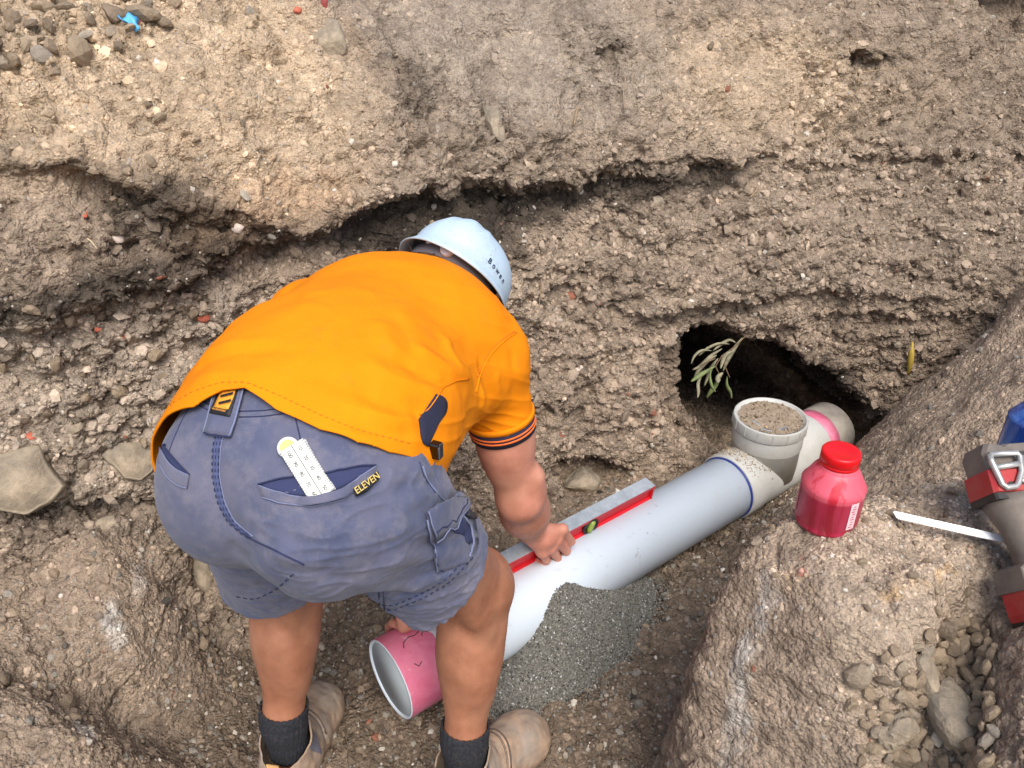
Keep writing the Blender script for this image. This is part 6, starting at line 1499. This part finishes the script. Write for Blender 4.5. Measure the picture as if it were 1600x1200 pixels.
# roots
rootm = plain('dry_root', srgb(150, 128, 100), .9, var=.25, scale=120); straw = plain('straw', srgb(196, 180, 146), .85, var=.2, scale=150)
def root(pts, r, lab, m_=None, lift=.008, nm='root', cat='root'):
    Q = []
    for k, (x, y) in enumerate(pts):
        p, n = hit(x, y, 6); Q.append(p + n * (-.004 if k in (0,) else lift) + brng.normal(size=3) * .0015)
    Q = arr(Q); T = np.linspace(0, len(Q) - 1, len(Q) * 4); S = np.stack([np.interp(T, np.arange(len(Q)), Q[:, k]) for k in range(3)], 1)
    for _ in range(3): S[1:-1] = (S[:-2] + 2 * S[1:-1] + S[2:]) / 4
    V, F = tube(S, np.linspace(r, r * .45, len(S)), 6); return tag(obj(nm, V, F, m_ or rootm, base=Q[0]), lab, cat)
root([(975, 100), (974, 125), (972, 150), (973, 172)], .0022, 'thin pale root hanging down the upper bank')
root([(1335, 112), (1342, 118), (1338, 128), (1336, 133)], .003, 'short bent root at the small dark niche'); root([(1350, 110), (1380, 107), (1418, 109)], .002, 'straight thin root beside the small niche')
root([(903, 168), (897, 180), (895, 200)], .004, 'short thick root stub in the middle of the bank'); root([(846, 412), (843, 440), (840, 470), (838, 500)], .0015, 'hair thin root on the bank near the orange sleeve')
root([(1186, 285), (1180, 300), (1172, 312)], .003, 'stubby pale root above the long ledge'); root([(1020, 590), (1014, 600), (1008, 610)], .003, 'small twig in the bank left of the leaf sprig')
for x0, y0, x1, y1, lb in ((135, 372, 150, 388, 'pale straw in the tan soil under the dark layer'), (135, 610, 144, 602, 'straw stalk in grey gravel of the bank'), (88, 600, 100, 607, 'forked straw left in the grey gravel'), (138, 640, 147, 650, 'white bone-like splinter in the grey gravel')):
    root([(x0, y0), ((x0 + x1) / 2, (y0 + y1) / 2), (x1, y1)], .0016, lb, straw, .006, 'straw', 'straw')
# yellow leaf standing on the clay
leaf_y = plain('yellow_leaf', srgb(176, 150, 62), .6, var=.2, scale=60); leaf_g = plain('green_leaf', srgb(112, 124, 76), .6, var=.3, scale=40); leaf_d = plain('dry_leaf', srgb(140, 134, 108), .75, var=.3, scale=50)
def leaf(pts, w, mat, parent, nm, side, curl=.25):
    pts = arr(pts); n_ = 12; T = np.linspace(0, len(pts) - 1, n_); S = np.stack([np.interp(T, np.arange(len(pts)), pts[:, k]) for k in range(3)], 1)
    for _ in range(2): S[1:-1] = (S[:-2] + 2 * S[1:-1] + S[2:]) / 4
    V = []; Tn = np.gradient(S, axis=0)
    for i in range(n_):
        t = unit(Tn[i]); b = unit(np.cross(t, side)); c = np.cross(b, t); ww = .9 * w * max(.06, math.sin(math.pi * (i + .4) / n_) ** .8); V += [S[i] - b * ww - c * ww * curl, S[i], S[i] + b * ww - c * ww * curl]
    F = [[i * 3 + k, i * 3 + k + 1, i * 3 + 4 + k, i * 3 + 3 + k] for i in range(n_ - 1) for k in (0, 1)]
    o = obj(nm, V, F, mat, parent, base=None if parent is not None else pts[0]); o.modifiers.new('s', 'SOLIDIFY').thickness = .0006; return o
p0, n0 = hit(1419, 582, 8); p1, _ = hit(1427, 530, 8); tag(leaf([p0 + n0 * .012, p0 * .6 + p1 * .4 + n0 * .026, p0 * .25 + p1 * .75 + n0 * .028, p1 + n0 * .014], .009, leaf_y, None, 'yellow_leaf', -p0), 'curled yellow leaf lying on the clay right of the hole', 'leaf')
# sprig of long gum leaves hanging at the mouth of the hole
p0, n0 = hit(1160, 530, 8); tq = np.linalg.norm(p0) / np.linalg.norm(ray(1160, 530)) - .04
def lp3(x, y, dd=0.0): return P(x, y, tq - .02 + dd)
sp = empty('leaf_sprig', lp3(1150, 540)); tag(sp, 'sprig of long drooping half dry leaves hanging at the mouth of the hole', 'leaf sprig')
for L_ in ([(1166, 524), (1150, 540), (1128, 556), (1118, 572), (1124, 585)], [(1128, 556), (1134, 575), (1140, 590)], [(1118, 560), (1104, 566), (1094, 572)]):
    V, F = tube([lp3(x, y, -.01) for x, y in L_], .0016, 6); obj('stem', V, F, plain('twig', srgb(112, 90, 66), .8, var=.2, scale=80), sp)
for L_, w, m_ in (([(1160, 528), (1148, 545), (1138, 562), (1130, 580)], .008, leaf_d), ([(1128, 545), (1110, 556), (1096, 572), (1082, 578)], .006, leaf_d), ([(1120, 555), (1106, 562), (1090, 580), (1084, 592)], .006, leaf_d), ([(1118, 572), (1100, 582), (1088, 590), (1080, 596)], .007, leaf_g),
                  ([(1124, 585), (1120, 600), (1110, 612), (1104, 622)], .007, leaf_g), ([(1136, 588), (1134, 602), (1141, 612), (1143, 622)], .006, leaf_g), ([(1130, 582), (1122, 590), (1122, 598)], .008, leaf_d), ([(1110, 575), (1108, 590), (1112, 606), (1118, 612)], .005, leaf_g),
                  ([(1100, 580), (1090, 598), (1092, 612), (1090, 622)], .005, leaf_d), ([(1140, 538), (1124, 536), (1104, 545), (1092, 556)], .005, leaf_d), ([(1112, 548), (1096, 546), (1084, 556), (1080, 568)], .004, leaf_d), ([(1148, 548), (1134, 552), (1128, 566), (1126, 576)], .006, leaf_d), ([(1122, 560), (1112, 572), (1106, 588), (1100, 604)], .006, leaf_d), ([(1150, 536), (1140, 530), (1126, 538), (1114, 548)], .005, leaf_d)):
    j = brng.normal() * .025; leaf([lp3(x, y, -.01 + j * k_ / 3 - .02 * abs(j)) for k_, (x, y) in enumerate(L_)], w, m_, sp, 'leaf', -unit(lp3(1120, 570)) + brng.normal(size=3) * .3)
# ================================================================ lift everything so that the floor lies near z = 0
for o in scene.objects:
    if o.parent is None and o not in (cam, sun): o.location.z += EYE
